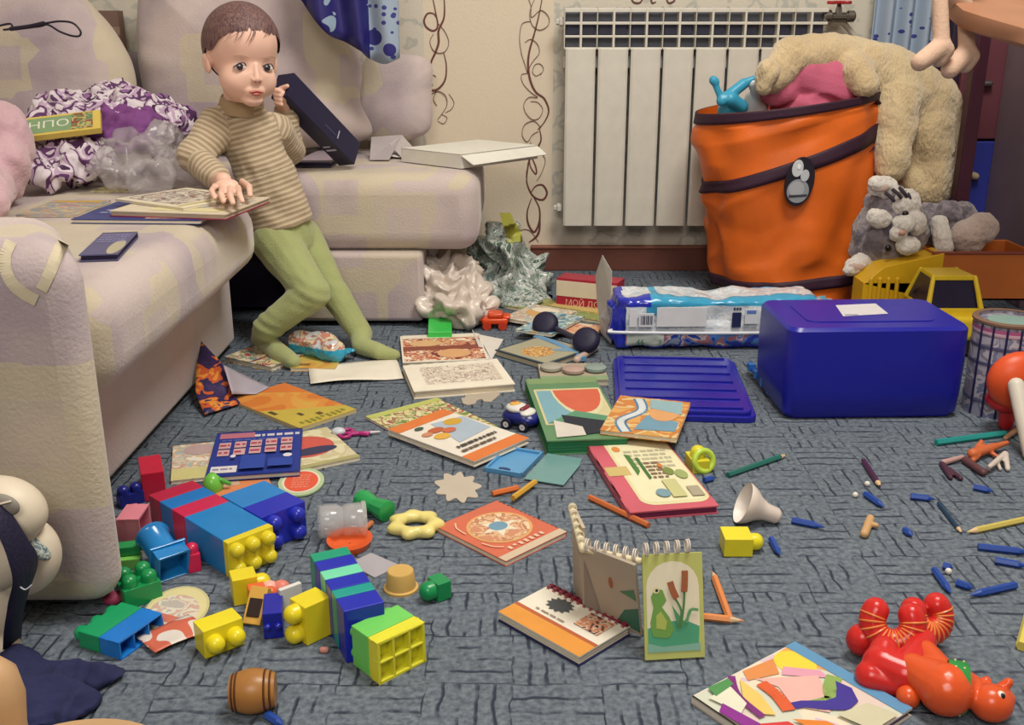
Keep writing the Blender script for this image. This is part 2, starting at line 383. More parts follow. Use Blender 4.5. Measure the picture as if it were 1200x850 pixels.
# ---------------------------------------------------------------- sofa
def sofa_mat():
    m, nt, b = _new('sofa_fabric'); L = nt.links
    tc = N(nt, 'ShaderNodeTexCoord')
    nz = N(nt, 'ShaderNodeTexNoise'); nz.inputs['Scale'].default_value = 5; nz.inputs['Detail'].default_value = 4; L.new(tc.outputs['Object'], nz.inputs['Vector'])
    cr = N(nt, 'ShaderNodeValToRGB'); e = cr.color_ramp.elements; e[0].position = .38; e[0].color = lin('#a6979f'); e[1].position = .6; e[1].color = lin('#c2b3b0')
    L.new(nz.outputs['Fac'], cr.inputs[0])
    v = N(nt, 'ShaderNodeTexVoronoi', distance='CHEBYCHEV'); v.inputs['Scale'].default_value = 7; v.inputs['Randomness'].default_value = .9
    L.new(tc.outputs['Object'], v.inputs['Vector'])
    r1 = N(nt, 'ShaderNodeMapRange'); r1.inputs[1].default_value = .62; r1.inputs[2].default_value = .66; sxx = N(nt, 'ShaderNodeSeparateColor'); L.new(v.outputs['Color'], sxx.inputs[0]); L.new(sxx.outputs[0], r1.inputs[0])
    r2 = N(nt, 'ShaderNodeMapRange'); r2.inputs[1].default_value = .25; r2.inputs[2].default_value = .29; r2.inputs[3].default_value = .2; L.new(v.outputs['Distance'], r2.inputs[0])
    ml = N(nt, 'ShaderNodeMath', operation='MULTIPLY'); L.new(r1.outputs[0], ml.inputs[0]); L.new(r2.outputs[0], ml.inputs[1])
    m2 = N(nt, 'ShaderNodeMath', operation='MULTIPLY'); m2.inputs[1].default_value = .5; L.new(ml.outputs[0], m2.inputs[0])
    mc = N(nt, 'ShaderNodeMix', data_type='RGBA'); L.new(m2.outputs[0], mc.inputs[0]); L.new(cr.outputs[0], mc.inputs[6]); mc.inputs[7].default_value = lin('#c9bf95')
    L.new(mc.outputs[2], b.inputs['Base Color']); b.inputs['Roughness'].default_value = .9; b.inputs['Sheen Weight'].default_value = .3
    n2 = N(nt, 'ShaderNodeTexNoise'); n2.inputs['Scale'].default_value = 220; L.new(tc.outputs['Object'], n2.inputs['Vector'])
    bp = N(nt, 'ShaderNodeBump'); bp.inputs['Strength'].default_value = .35; bp.inputs['Distance'].default_value = .003; L.new(n2.outputs['Fac'], bp.inputs['Height']); L.new(bp.outputs[0], b.inputs['Normal'])
    return m
SM = sofa_mat(); PM = C('#c6b6b6', .9, bump=.3, vary=.06, sheen=.3)
sofa = thing('corner_sofa', 'large cream corner sofa with faded yellow pattern along the left wall', 'sofa', (-.9, 1.6, 0))
def sp(mb, name, **k): return local(sofa, mb.build(name, **k))
SZ = .342
ax = -.435
b = MB(); b.prism([(-1.70,1.035),(-.440,1.035),(-.545,1.235),(-1.70,1.235)], .012, .447, SM); arm_ = sp(b, 'arm', bevel=.045, seg=6, smooth=40)
# faded yellow loops woven on the arm
YM = C('#cabfa6', .9, vary=.1)
def ribbon_on(fnpos, path, wd, mb, mat):
    pts = crom(path, 6)
    for i in range(len(pts) - 1):
        a, c = pts[i], pts[i + 1]; d = (c - a).normalized(); n = Vector((-d.y, d.x, 0)) * wd
        mb.poly([fnpos(a + n), fnpos(a - n), fnpos(c - n), fnpos(c + n)], mat)
b = MB()
bpy.context.view_layer.update(); dg_ = bpy.context.evaluated_depsgraph_get(); ae = arm_.evaluated_get(dg_); am = ae.to_mesh(); mw_ = ae.matrix_world
bv_ = BVHTree.FromPolygons([mw_ @ v.co for v in am.vertices], [list(p.vertices) for p in am.polygons])
def armf(p):
    h = bv_.ray_cast(Vector((0, 0, CAM_H)), ray(p.x, p.y).normalized()); return h[0] + h[1].normalized()*.0015 if h[0] else Wp(p.x, p.y, 1.034)
ribbon_on(armf, [(14, 284, 0), (7, 300, 0), (8, 318, 0), (17, 334, 0), (32, 346, 0), (44, 352, 0)], 7, b, YM)
ribbon_on(armf, [(74, 284, 0), (67, 298, 0), (62, 312, 0), (56, 326, 0), (49, 340, 0)], 7, b, YM)
sp(b, 'woven_motif')
def seat_fn():
    out = [(-1.70, 1.22), (-.505, 1.22), (-.50, 1.6), (-.505, 1.98), (-.56, 2.045), (-.645, 2.10), (-.66, 2.285), (-1.70, 2.285)]
    return out
b = MB(); b.prism(seat_fn(), .205, SZ, SM); o = sp(b, 'seat', bevel=.05, seg=6, smooth=50)
b = MB()
# skirt hanging under the seat edge
def sk(u, v):
    y = 1.22 + u * .80; z = .28 - v * (.085 - .02 * u) ; x = -.498 - .035 * v ** 2 + .003 * math.sin(u * 23)
    return (x, y, z)
b.box((-1.70, 1.22, .012), (-.60, 2.13, .21), PM); sp(b, 'base', bevel=.012, seg=3, smooth=40)
b = MB(); b.box((-1.70, 2.30, .172), (-.075, 2.875, .347), SM); sp(b, 'corner_seat', bevel=.045, seg=6, smooth=40)
b = MB(); b.box((-.50, 2.285, .012), (-.205, 2.82, .172), SM); sp(b, 'corner_base', bevel=.01, seg=3, smooth=40)
b = MB(); b.box((-1.70, 2.42, .012), (-.505, 2.80, .175), C('#3a3350', .9)); b.box((-1.70, 2.13, .012), (-.72, 2.42, .175), C('#3a3350', .9)); sp(b, 'frame')  # dark purple colour stands for the shade in the recess under the corner
b = MB(); b.box((-1.72, 2.80, .30), (-.62, 2.88, .60), C('#9a8f93', .9, bump=.2)); sp(b, 'backrest', bevel=.02, seg=4, smooth=40)
b = MB(); b.box((-1.745, 1.05, .012), (-1.66, 2.88, .62), PM); sp(b, 'backrest', bevel=.02, seg=4, smooth=40)
# cushions from their outlines
def puff(name, outl, Tk, mat, nrm=(0, -1, 0), rings=14, wr=.004, ws=9, seam=True, parent=None, pw=2.4):
    pts = crom(list(outl) + [outl[0]], 8)[:-1]; n = len(pts); c = sum(pts, Vector()) / n; nr = Vector(nrm).normalized()
    mb = MB(); vs = []; fs = []
    for side in (1, -1):
        base = len(vs)
        for j in range(rings + 1):
            t = j / rings
            for p in pts:
                q = c.lerp(p, t) if j else c
                h = Tk / 2 * (max(0, 1 - t ** pw)) ** .55
                nzv = noise.noise(Vector((q.x * ws, q.z * ws + side * 5, q.y * ws))) * wr * (1 + 2 * t) * (1 if t < 1 else 0)
                rad_ = noise.noise(Vector((math.atan2((p - c).z, (p - c).x) * 6, 3, side))) * wr * 1.6 * t**3 * (1 if t < 1 else 0)
                vs.append(q + nr * side * (h + nzv + rad_))
        for j in range(rings):
            for i in range(n):
                k = (i + 1) % n; f = (base + j*n+i, base + j*n+k, base + (j+1)*n+k, base + (j+1)*n+i); fs.append(f if side > 0 else f[::-1])
    mb.add(vs, fs, mat); o = mb.build(name, smooth=180)
    bm = bmesh.new(); bm.from_mesh(o.data); bmesh.ops.remove_doubles(bm, verts=bm.verts, dist=1e-5); bmesh.ops.recalc_face_normals(bm, faces=bm.faces); bm.to_mesh(o.data); bm.free()
    o.data.polygons.foreach_set('use_smooth', [True] * len(o.data.polygons))
    if seam: md = o.modifiers.new('sub', 'SUBSURF'); md.levels = 1; md.render_levels = 1
    return o
def wall_outline(px, Y, tilt=0):
    out = []
    for x, y in px:
        p = Wp(x, y, Y); p.y += tilt * (p.z - SZ); out.append(p)
    return out
CU = C('#bdada8', .9, bump=.3, bs=140, vary=.07, sheen=.3)
def own_origin(o):
    c = sum((v.co for v in o.data.vertices), Vector()) / len(o.data.vertices); zmin = min(v.co.z for v in o.data.vertices)
    k = Vector((c.x, c.y, zmin)); o.data.transform(Matrix.Translation(-k)); o.location = k; return o
def cushion(px, Y, tk, label, nrm=(0, -1, 0), tilt=.15, mat=None, wr=.006):
    o = puff('sofa_cushion', wall_outline(px, Y, tilt), tk, mat or SM, nrm, wr=wr)
    for v in o.data.vertices: v.co.z = max(v.co.z, .349); v.co.y = min(v.co.y, 2.797); v.co.x = max(v.co.x, -1.655)
    own_origin(o)
    tag(o, label, 'cushion', 'loose back cushions of the sofa'); return o
cushion([(430,60),(500,68),(506,110),(500,158),(430,166),(400,120)], 2.755, .08, 'small lavender back cushion partly hidden beside the wallpaper scroll, rightmost on the sofa')
cushion([(150,-40),(300,-60),(395,25),(424,75),(424,120),(432,166),(300,178),(185,172),(162,110),(150,40)], 2.68, .20, 'big cream back cushion behind the toddler')
cushion([(-120,-20),(40,-30),(108,14),(146,66),(158,112),(150,150),(20,170),(-120,160)], 2.58, .20, 'big cream cushion in the sofa corner with the black cable on it')
# ================================================================= BOOKS AND PAPERS
def art_on(mb, art, L, Wd, z, seed=1):
    rng = random.Random(seed); k = 0
    for a in art:
        k += 1; zz = z + .00022 * k; t = a[0]
        if t == 'r':
            _, u0, v0, u1, v1, m = a; mb.poly([(u0*L, v0*Wd, zz), (u1*L, v0*Wd, zz), (u1*L, v1*Wd, zz), (u0*L, v1*Wd, zz)], m)
        elif t == 'rr':
            _, u0, v0, u1, v1, rad, m = a; pts = []
            for cx, cy, s in ((u1*L-rad, v1*Wd-rad, 0), (u0*L+rad, v1*Wd-rad, 90), (u0*L+rad, v0*Wd+rad, 180), (u1*L-rad, v0*Wd+rad, 270)):
                for i in range(6): g = R(s + 18 * i); pts.append((cx + rad*math.cos(g), cy + rad*math.sin(g), zz))
            mb.poly(pts, m)
        elif t == 'e':
            _, cu, cv, ru, rv, m = a; mb.poly([((cu + ru*math.cos(g/12*math.pi))*L, (cv + rv*math.sin(g/12*math.pi))*Wd, zz) for g in range(24)], m)
        elif t == 'ring':
            _, cu, cv, ru, rv, th, m = a
            for g in range(36):
                g0, g1 = g/18*math.pi, (g+1)/18*math.pi
                q = [((cu + ru*f*math.cos(h))*L, (cv + rv*f*math.sin(h))*Wd, zz) for f, h in ((1, g0), (1, g1), (1-th, g1), (1-th, g0))]
                mb.poly(q, m)
        elif t == 'p':
            _, pts, m = a; mb.poly([(u*L, v*Wd, zz) for u, v in pts], m)
        elif t == 's':
            _, pts, wd, m = a; c = crom([Vector((u*L, v*Wd, 0)) for u, v in pts], 6); n = len(c)
            for i in range(n - 1):
                d = (c[i+1] - c[i]).normalized(); q = Vector((-d.y, d.x, 0)) * wd; up = Vector((0, 0, zz))
                mb.poly([c[i]+q+up, c[i]-q+up, c[i+1]-q+up, c[i+1]+q+up], m)
        elif t == 'bars':
            _, u0, v0, u1, v1, rows, m = a; h = (v1-v0)/rows
            for r in range(rows):
                x = u0
                while x < u1 - .02:
                    wl = rng.uniform(.03, .11); e = min(u1, x + wl)
                    mb.poly([(x*L, (v0+h*(r+.25))*Wd, zz), (e*L, (v0+h*(r+.25))*Wd, zz), (e*L, (v0+h*(r+.75))*Wd, zz), (x*L, (v0+h*(r+.75))*Wd, zz)], m); x = e + rng.uniform(.012, .03)
        elif t == 't':
            _, txt, u, v, size, rot, m = a; mb.text(txt, m, T(u*L, v*Wd, zz) @ RZ(rot), size)
def book(label, A, B, Cc, z0, th, cover, art=(), pages='#e4dccb', spine='y1', name='book', cat='book', group=None, tilt=None, back=None, pagelabel=None, dims=None, art_back=None):
    fr, L, Wd = FR(A, B, Cc, z0 + th)
    if dims: L, Wd = dims
    fr.translation.z = z0
    if tilt: fr = fr @ tilt
    t = thing(name, label, cat, mw=fr, group=group)
    cm = M_(cover, rough=.42); bk = M_(back) if back else cm; c = min(.0022, th * .18); ins = .002 if th > .008 else .0006
    b = MB(); b.box((0, 0, th - c), (L, Wd, th), cm); b.box((0, 0, 0), (L, Wd, c), bk)
    if spine == 'y1': b.box((0, Wd - c, 0), (L, Wd, th), cm)
    if spine == 'y0': b.box((0, 0, 0), (L, c, th), cm)
    if spine == 'x0': b.box((0, 0, 0), (c, Wd, th), cm)
    if spine == 'x1': b.box((L - c, 0, 0), (L, Wd, th), cm)
    art_on(b, art, L, Wd, th, len(label)); b.build('cover', t)
    p = MB(); a = .0006
    x0, x1, y0, y1 = ins, L - ins, ins, Wd - ins
    n = max(3, min(9, int(th / .0016)))
    hh = (th - 2*c) / n
    for i in range(n):
        j = .0007 * (i % 2); p.box((x0 + j, y0 + j, c + i*hh), (x1 - j, y1 - j, c + (i + 1)*hh), M_(pages, rough=.8))
    p.build('pages', t); return t
PAPER = C('#e9e2d2', .8)
def sheet(name, label, cat, A, B, Cc, z, mat, art=(), curl=.004, group=None, thick=.0008, outline=None, seed=3):
    fr, L, Wd = FR(A, B, Cc, z); t = MB()
    nu = nv = 10
    fn = lambda u, v: (u*L, v*Wd, .0015 + curl * (noise.noise(Vector((u*1.7+seed, v*1.7, seed))) + .5) * 1.0)
    if outline: t.prism(outline(L, Wd), 0, .0022, mat); o = t.build(name, bevel=.0006)
    else:
        t.grid(fn, nu, nv, mat); o = t.build(name, smooth=180, solid=thick)
    o.matrix_world = fr; return tag(o, label, cat, group)

# --- on the carpet, from the back to the front
GREENS = busy('garden', ['#6f8a4c', '#c4c27a', '#dcd8b0', '#a55a4a', '#8aa06a', '#d8c890'], 45)
PINKS = busy('pastel', ['#e2d8c4', '#c9a08a', '#d8cbb4', '#a8b8b8', '#d9b48a', '#e8e2d4'], 40)
FOOD = busy('food', ['#7c3b34', '#c97a5c', '#e2cdb0', '#b8553e', '#d9a87a', '#efe6d6'], 38)
SEA = busy('sea', ['#3f6f94', '#8ab0bc', '#cdd6c4', '#4f88a0', '#b9a07a'], 40)
DARKP = busy('night', ['#2c2348', '#3d2a5c', '#2a2450', '#c75a2c', '#e0913a', '#33285a'], 30)
YELP = busy('sunny', ['#d9a04a', '#d8b258', '#cdb45a', '#dba24c'], 14)
SKETCH = busy('sketch', ['#e6dccb', '#e6dccb', '#b8aaa0', '#e6dccb', '#a89088', '#e6dccb', '#e9e0d0'], 55)
book('long narrow picture book with a green and ochre cover below the red carton', (590,358),(698,396),(600,344), 0, .008, busy('field', ['#8a8f4e','#b9a35a','#6f8a5a','#c9b472','#9aa860'], 30), [('r',.02,.1,.98,.35,'#8a9a5c'),('r',.3,.5,.8,.8,'#c8b070')])
book('pale picture book with cream bun cover between the carrier bag and the blue book', (588,372),(625,388),(598,352), .009, .008, PINKS, [('e',.45,.6,.3,.25,'#d8a86a'),('e',.45,.75,.3,.15,'#ece0c8')])
book('blue and white booklet behind the left black wheel', (604,386),(640,396),(622,362), .018, .006, SEA, [('r',.1,.1,.4,.9,'#9fb8c4')], name='booklet', cat='booklet')
book('peach and cream booklet between the two black wheels', (652,388),(690,396),(660,376), .009, .006, busy('peach',['#d9a07a','#e2b48c','#c9705a','#e6d2b4'],40), [], name='booklet', cat='booklet')
book('square board book with a plate of pasta on a grey cover and dark edge', (580,410),(619,434),(614,388), 0, .014, '#3a4a58', [('rr',.04,.04,.96,.96,.006,'#a9a58c'),('e',.52,.36,.24,.25,busy('pasta',['#c9903c','#e2c48a','#a8602c','#d8b060'],120)),('p',[(.6,.5),(.95,.75),(.95,.95),(.7,.8)],'#7aa0b8')], pages='#c8c0a8')
book('open colouring book with a brown and red picture, near the ottoman foot', (472,425),(572,420),(472,394), 0, .012, PAPER, [('r',.02,.03,.98,.86,FOOD),('r',.02,.40,.98,.55,'#8c4a3c'),('r',.02,.86,.98,1,'#e9dfcd'),('e',.3,.66,.2,.12,'#d9b080'),('e',.62,.25,.2,.16,'#dba878')], name='colouring_book')
book('cream sketch pad with a faint pencil drawing in front of the brown and red picture', (485,459),(603,449),(474,428), 0, .016, PAPER, [('r',.15,.2,.9,.85,SKETCH),('r',.9,.2,.92,.85,'#d8ccb8')], name='sketch_pad', cat='sketch pad', pages='#ded2bc')
sheet('paper_sheet', 'blank white paper sheet by the toes of the toddler', 'paper', (364,453),(473,446),(359,430), .001, PAPER, curl=.008)
# folded stiff paper
b = MB(); f0, f1, f2, f3 = P(553,390,.022), P(575,421,.001), P(592,400,.001), P(562,392,.002)
b.poly([P(553,386,.03), P(562,402,.012), P(576,422,.001), P(566,420,.001)], '#cfcac6'); b.poly([P(560,392,.014), P(590,398,.001), P(576,422,.001)], '#dcd7cf')
o = own_origin(b.build('folded_paper', solid=.001)); tag(o, 'small folded white paper between the colouring book and the pasta board book', 'paper')
book('colourful booklet under the toddler beside the sofa base, red top edge', (262,418),(289,441),(287,394), 0, .012, busy('mixed', ['#c9c48a','#a83a4a','#d8ccb0','#6f9090','#c9a24a','#e0d8c4'], 38), [('r',.1,.86,.98,.98,'#b03050'),('r',.55,.05,.6,.9,'#8a3a4a')], name='booklet', cat='booklet')
book('thin yellow picture book under the foot of the toddler and the wipes', (340,431),(392,433),(350,408), 0, .008, YELP, [('e',.75,.5,.15,.3,'#b98a4a'),('r',.05,.1,.4,.2,'#8a6a3a')])
# open magazine leaning on the sofa base
fr, L, Wd = FR((268,468),(352,502),(334,449), .006); fr.translation.z = 0
mg = thing('magazine', 'open orange and yellow magazine with its dark cover bent up against the sofa', 'magazine', mw=fr)
b = MB(); b.box((0, 0, 0), (L, Wd, .006), C('#c9b88a', .7)); art_on(b, [('r',0,0,1,1,busy('dunes', ['#d07a35','#d98f42','#d9a04a','#d2aa4c'], 9)),('p',[(0,.35),(.35,1),(0,1)],'#d4793a'),('p',[(.45,0),(1,0),(1,1),(.85,1)],'#c2ad4a'),('r',.52,.05,.62,.12,'#5a4632'),('r',.72,.3,.79,.36,'#5a4632'),('r',.82,.5,.88,.58,'#6a5236'),('bars',.9,.1,.97,.9,9,'#8a8a3a')], L, Wd, .006); b.build('pages', mg)
b = MB(); cpx = [((236,400),(262,428)), ((230,430),(268,446)), ((229,462),(273,462)), ((240,486),(282,473))]
def covf(u, v):
    k = v * 3; i = min(2, int(k)); f = k - i
    z0 = [.085, .05, .02, .004][i] * (1-f) + [.085, .05, .02, .004][i+1] * f
    a = Vector(cpx[i][0]+(0,)).lerp(Vector(cpx[i+1][0]+(0,)), f); c = Vector(cpx[i][1]+(0,)).lerp(Vector(cpx[i+1][1]+(0,)), f)
    q = a.lerp(c, u); return P(q.x, q.y, z0 * (1 - .35*u) + .003)
b.grid(covf, 8, 14, DARKP); local(mg, b.build('cover', smooth=180, solid=.0012))
b = MB()
def pgf(u, v):
    q = Vector((262,428,0)).lerp(Vector((272,462,0)), v).lerp(Vector((316,454,0)).lerp(Vector((300,462,0)), v), u); return P(q.x, q.y, .055 * (1-u)**2 * (1 - v*.7) + .008)
b.grid(pgf, 10, 6, '#a9a2b0'); local(mg, b.build('turned_page', smooth=180, solid=.0006))
book('pale magazine with soft colours, under the left edge of the blue sticker book', (200,564),(268,560),(188,524), 0, .006, PINKS, [('r',.0,.0,1,.3,'#cdc88a'),('e',.5,.8,.3,.15,'#b9a0a0')], name='magazine', cat='magazine')
book('cream magazine with a red watermelon slice, sticking out right of the blue sticker book', (340,553),(417,531),(322,512), 0, .006, busy('melonpage',['#d9d3b0','#c7bd96','#cfc6a8'],30), [('e',.45,.55,.42,.30,'#c95a50'),('e',.5,.4,.36,.1,'#3a3a5a'),('r',0,0,1,.08,'#a8a270')], name='magazine', cat='magazine')
rb = [('rr',.01,.02,.99,.98,.008,'#24388e'),('r',.05,.84,.45,.96,'#b8707e'),('bars',.45,.82,.97,.93,1,'#c9c4cc'),('bars',.08,.76,.85,.81,1,'#5a68b0'),('r',.04,.06,.32,.2,'#d9d4d4'),('bars',.06,.1,.3,.17,1,'#8a8aa0')]
for i in range(5):
    for j in range(2): rb += [('r',.07+i*.175,.42+j*.16,.20+i*.175,.56+j*.16,'#c9a0a4'),('bars',.08+i*.175,.45+j*.16,.19+i*.175,.53+j*.16,1,'#a83c50')]
rb += [('r',.35,.06,.62,.36,'#2c46a0'),('r',.65,.08,.92,.25,'#2c46a0'),('e',.86,.3,.05,.04,'#d8d4dc'),('e',.26,.34,.03,.03,'#d8d4dc')]
book('dark blue sticker book lying face down with two rows of small pink pictures', (240,560),(351,553),(253,508), .006, .008, '#22327c', rb, pages='#c9c4b8')
book('green and cream nature magazine sticking out under the white and orange book', (428,488),(506,523),(516,468), 0, .006, GREENS, [('p',[(0,0),(.1,0),(.1,1),(0,1)],'#b9bf6a')], name='magazine', cat='magazine', back='#5a3a78')
book('white picture book with orange bands on its spine and foot, lettering near the lower edge', (556,541),(619,513),(456,503), .006, .010, '#e4ded2', [('r',0,0,1,.14,'#d8793c'),('r',0,.86,1,1,'#d8793c'),('p',[(.3,.35),(.95,.4),(.98,.75),(.5,.82)],'#a8b8c8'),('e',.75,.72,.14,.07,'#c9a03c'),('e',.3,.55,.12,.06,'#d9a848'),('e',.38,.68,.13,.05,'#b8603c'),('e',.2,.66,.08,.04,'#c98a6a'),('e',.5,.6,.1,.05,'#c46a4a'),('e',.26,.8,.07,.03,'#3c5a4c'),('bars',.15,.24,.85,.32,1,'#4a4440'),('bars',.1,.16,.7,.23,1,'#6a5c50')], spine='y1')
book('small square orange picture book with a round emblem and a beige side strip', (511,617),(591,659),(581,586), 0, .008, '#cc6a50', [('r',.9,0,1,1,'#cdb8a0'),('e',.46,.52,.33,.40,'#d9a46a'),('e',.46,.52,.30,.365,busy('crest',['#c98a6a','#d8b48c','#b87a5a','#e0c8a4'],60)),('p',[(.46+.2*(1 if i%2 else .45)*math.cos(i*math.pi/6), .52+.26*(1 if i%2 else .45)*math.sin(i*math.pi/6)) for i in range(12)],'#e2d8c4'),('e',.44,.52,.09,.12,'#6f98b0'),('bars',.82,.2,.88,.8,7,'#e0c0a8'),('s',[(.1,.2),(.2,.12),(.35,.1)],.0012,'#e6b89a'),('s',[(.6,.08),(.72,.12),(.8,.2)],.0012,'#e6b89a')])
# thick pink book, rounded block
book('thick pink children\'s book with a cream panel, resting near the white funnel', (737,601),(841,591),(690,514), 0, .013, C('#cc5f70', .4, vary=.12), [('rr',.2,.06,.985,.95,.022,'#dcd6a8'),('rr',.235,.09,.965,.92,.02,'#e4dfba'),('r',.03,.44,.3,.56,'#c9b474'),('e',.31,.8,.05,.04,'#d98a4a'),('bars',.38,.5,.9,.78,5,'#b9b49a'),('p',[(.36,.42),(.42,.48),(.42,.7),(.36,.72)],'#4a7a3c'),('p',[(.46,.36),(.5,.38),(.5,.66),(.46,.66)],'#3f6f38'),('bars',.52,.36,.7,.6,5,'#8a6a5a'),('e',.74,.45,.06,.05,'#7a8a4a'),('e',.86,.4,.07,.06,'#9aa86a'),('r',.8,.12,.94,.24,'#a8a08a'),('e',.5,.18,.08,.05,'#7a9aa8'),('r',.58,.12,.74,.34,'#c6c48c'),('e',.68,.52,.03,.03,'#c97a3c')], pages='#7a2c50', spine='x0')
# green box, puzzle boards, orange book
bx = book('green cardboard box with a watermelon picture on its lid and a torn dark gap', (641,517),(735,510),(632,444), 0, .026, '#5f8a62', [('r',.02,.9,.99,1,'#7f9a6c'),('r',.06,.22,.97,.80,'#cfc79a'),('r',.09,.24,.45,.77,'#7aa8b8'),('p',[(.63+.345*math.cos(math.pi+math.pi*i/12), .77+.44*math.sin(math.pi+math.pi*i/12)) for i in range(13)],'#d8d0a8'),('p',[(.63+.315*math.cos(math.pi+math.pi*i/12), .77+.38*math.sin(math.pi+math.pi*i/12)) for i in range(13)],'#cf6348'),('p',[(.09,.24),(.5,.42),(.96,.3),(.96,.24)],'#5a9070'),('p',[(.3,.04),(.95,.1),(.95,.22),(.3,.36)],'#202634'),('p',[(.13,.03),(.5,.05),(.5,.17),(.17,.28)],'#d2ccc4')], name='game_box', cat='box', pages='#2c7a50')
book('beige puzzle board with round pieces behind the green box', (634,446),(712,441),(640,426), 0, .012, '#b3a793', [('r',0,0,1,.25,'#8aa07a')], name='puzzle_board', cat='puzzle')
for i, (x, y, c_) in enumerate([(646,428,'#a8a498'),(672,431,'#b39a90'),(698,429,'#8a9a94')]):
    b = MB(); b.lathe([(.018,0),(.022,.003),(.022,.008),(.019,.010)], 20, c_); o = b.build('puzzle_piece', smooth=40); p = P(x, y, .022); o.location = (p.x, p.y, .0125)
    tag(o, ['leftmost grey round puzzle piece on the beige board', 'middle pinkish round puzzle piece on the beige board', 'rightmost greenish round puzzle piece on the beige board'][i], 'puzzle piece', 'round puzzle pieces')
book('orange and blue picture book with wavy lines lying on the green box', (703,504),(790,521),(703,461), .027, .008, busy('wave',['#d9a25a','#c9803c','#d8c08a','#cf9a50'],22), [('s',[(.34,.02),(.2,.3),(.4,.62),(.28,.95)],.010,'#4a7fa8'),('s',[(.34,.02),(.2,.3),(.4,.62),(.28,.95)],.006,'#cfd6d8'),('p',[(.42,.1),(.95,.15),(.95,.4),(.5,.5)],'#6f98b0'),('e',.72,.6,.2,.22,'#d8a06a'),('p',[(.5,.7),(.95,.6),(.9,.95),(.45,.95)],'#8fb0b8')])
# flower card & puzzle scrap
def flower(L, Wd):
    pts = []
    for i in range(72):
        a = 2*math.pi*i/72; r = 1 + .16*math.cos(9*a) + .05*math.cos(2*a+1); r *= .44
        pts.append((L*(.5 + r*math.cos(a)), Wd*(.5 + r*math.sin(a)*1.0)))
    return pts
o = sheet('flower_card', 'plain beige flower shaped card above the orange picture book', 'card', (510,592),(566,590),(508,555), .0, C('#bdb2a2', .8), outline=flower)
def scrap(L, Wd): return [(q[0]*L, q[1]*Wd) for q in [(0,.1),(.1,0),(.3,.05),(.38,.25),(.5,.3),(.52,.15),(.7,.1),(.85,.3),(1,.5),(.97,.9),(.8,1),(.7,.8),(.55,.85),(.5,.62),(.3,.6),(.25,.75),(.1,.7),(.12,.45),(0,.4)]]
sheet('card_scrap', 'small beige cardboard cut-out beside the sketch pad', 'cardboard scrap', (543,476),(590,472),(541,456), .0, C('#b3a898', .8), outline=scrap)

# ring-bound books
def rings(mb, p0, p1, n, r, mat, axis):
    p0, p1 = Vector(p0), Vector(p1); d = (p1 - p0).normalized(); q = Vector(axis).normalized(); s = d.cross(q)
    for i in range(n):
        c = p0.lerp(p1, (i + .5) / n)
        for off in (-.0012, .0012):
            mb.tube([c + d*off + q*(r*math.cos(g*math.pi/6)) + s*(r*math.sin(g*math.pi/6)) for g in range(12)], .0009, mat, n=5, closed=True)
fr, L, Wd = FR((584,717),(689,764),(651,689), .013); fr.translation.z = 0
t = thing('ring_bound_book', 'ring bound booklet with an orange band, a grey burst and a small photo, lying flat', 'book', mw=fr)
b = MB(); b.box((0, 0, .0115), (L, Wd, .013), '#e2dccd'); b.box((0, 0, 0), (L, Wd, .002), '#2f3060')
art_on(b, [('r',0,0,1,.30,'#dc9440'),('r',0,.30,1,.36,'#b4603c'),('r',0,.93,1,1,'#7c2436'),('p',[(.33+.15*(1 if i%2 else .74)*math.cos(i*math.pi/12), .70+.18*(1 if i%2 else .74)*math.sin(i*math.pi/12)) for i in range(24)],'#474b50'),('r',.62,.5,.9,.86,busy('photo',['#2e2428','#6a4a44','#c98a6a','#d8b8a0','#3c2c30'],70)),('bars',.2,.40,.55,.46,1,'#9a8a7a')], L, Wd, .013); b.build('cover', t)
b = MB()
for i in range(5): b.box((.001, .001+.0006*(i%2), .003+i*.0016), (L-.001-.002*(i%2), Wd-.002, .0040+i*.0016), '#d9d2c4')
b.build('pages', t)
b = MB(); rings(b, (0, Wd-.003, .008), (L, Wd-.003, .008), 13, .008, C('#8c3040', .35), (0, 0, 1)); b.build('ring_binding', t, smooth=60)
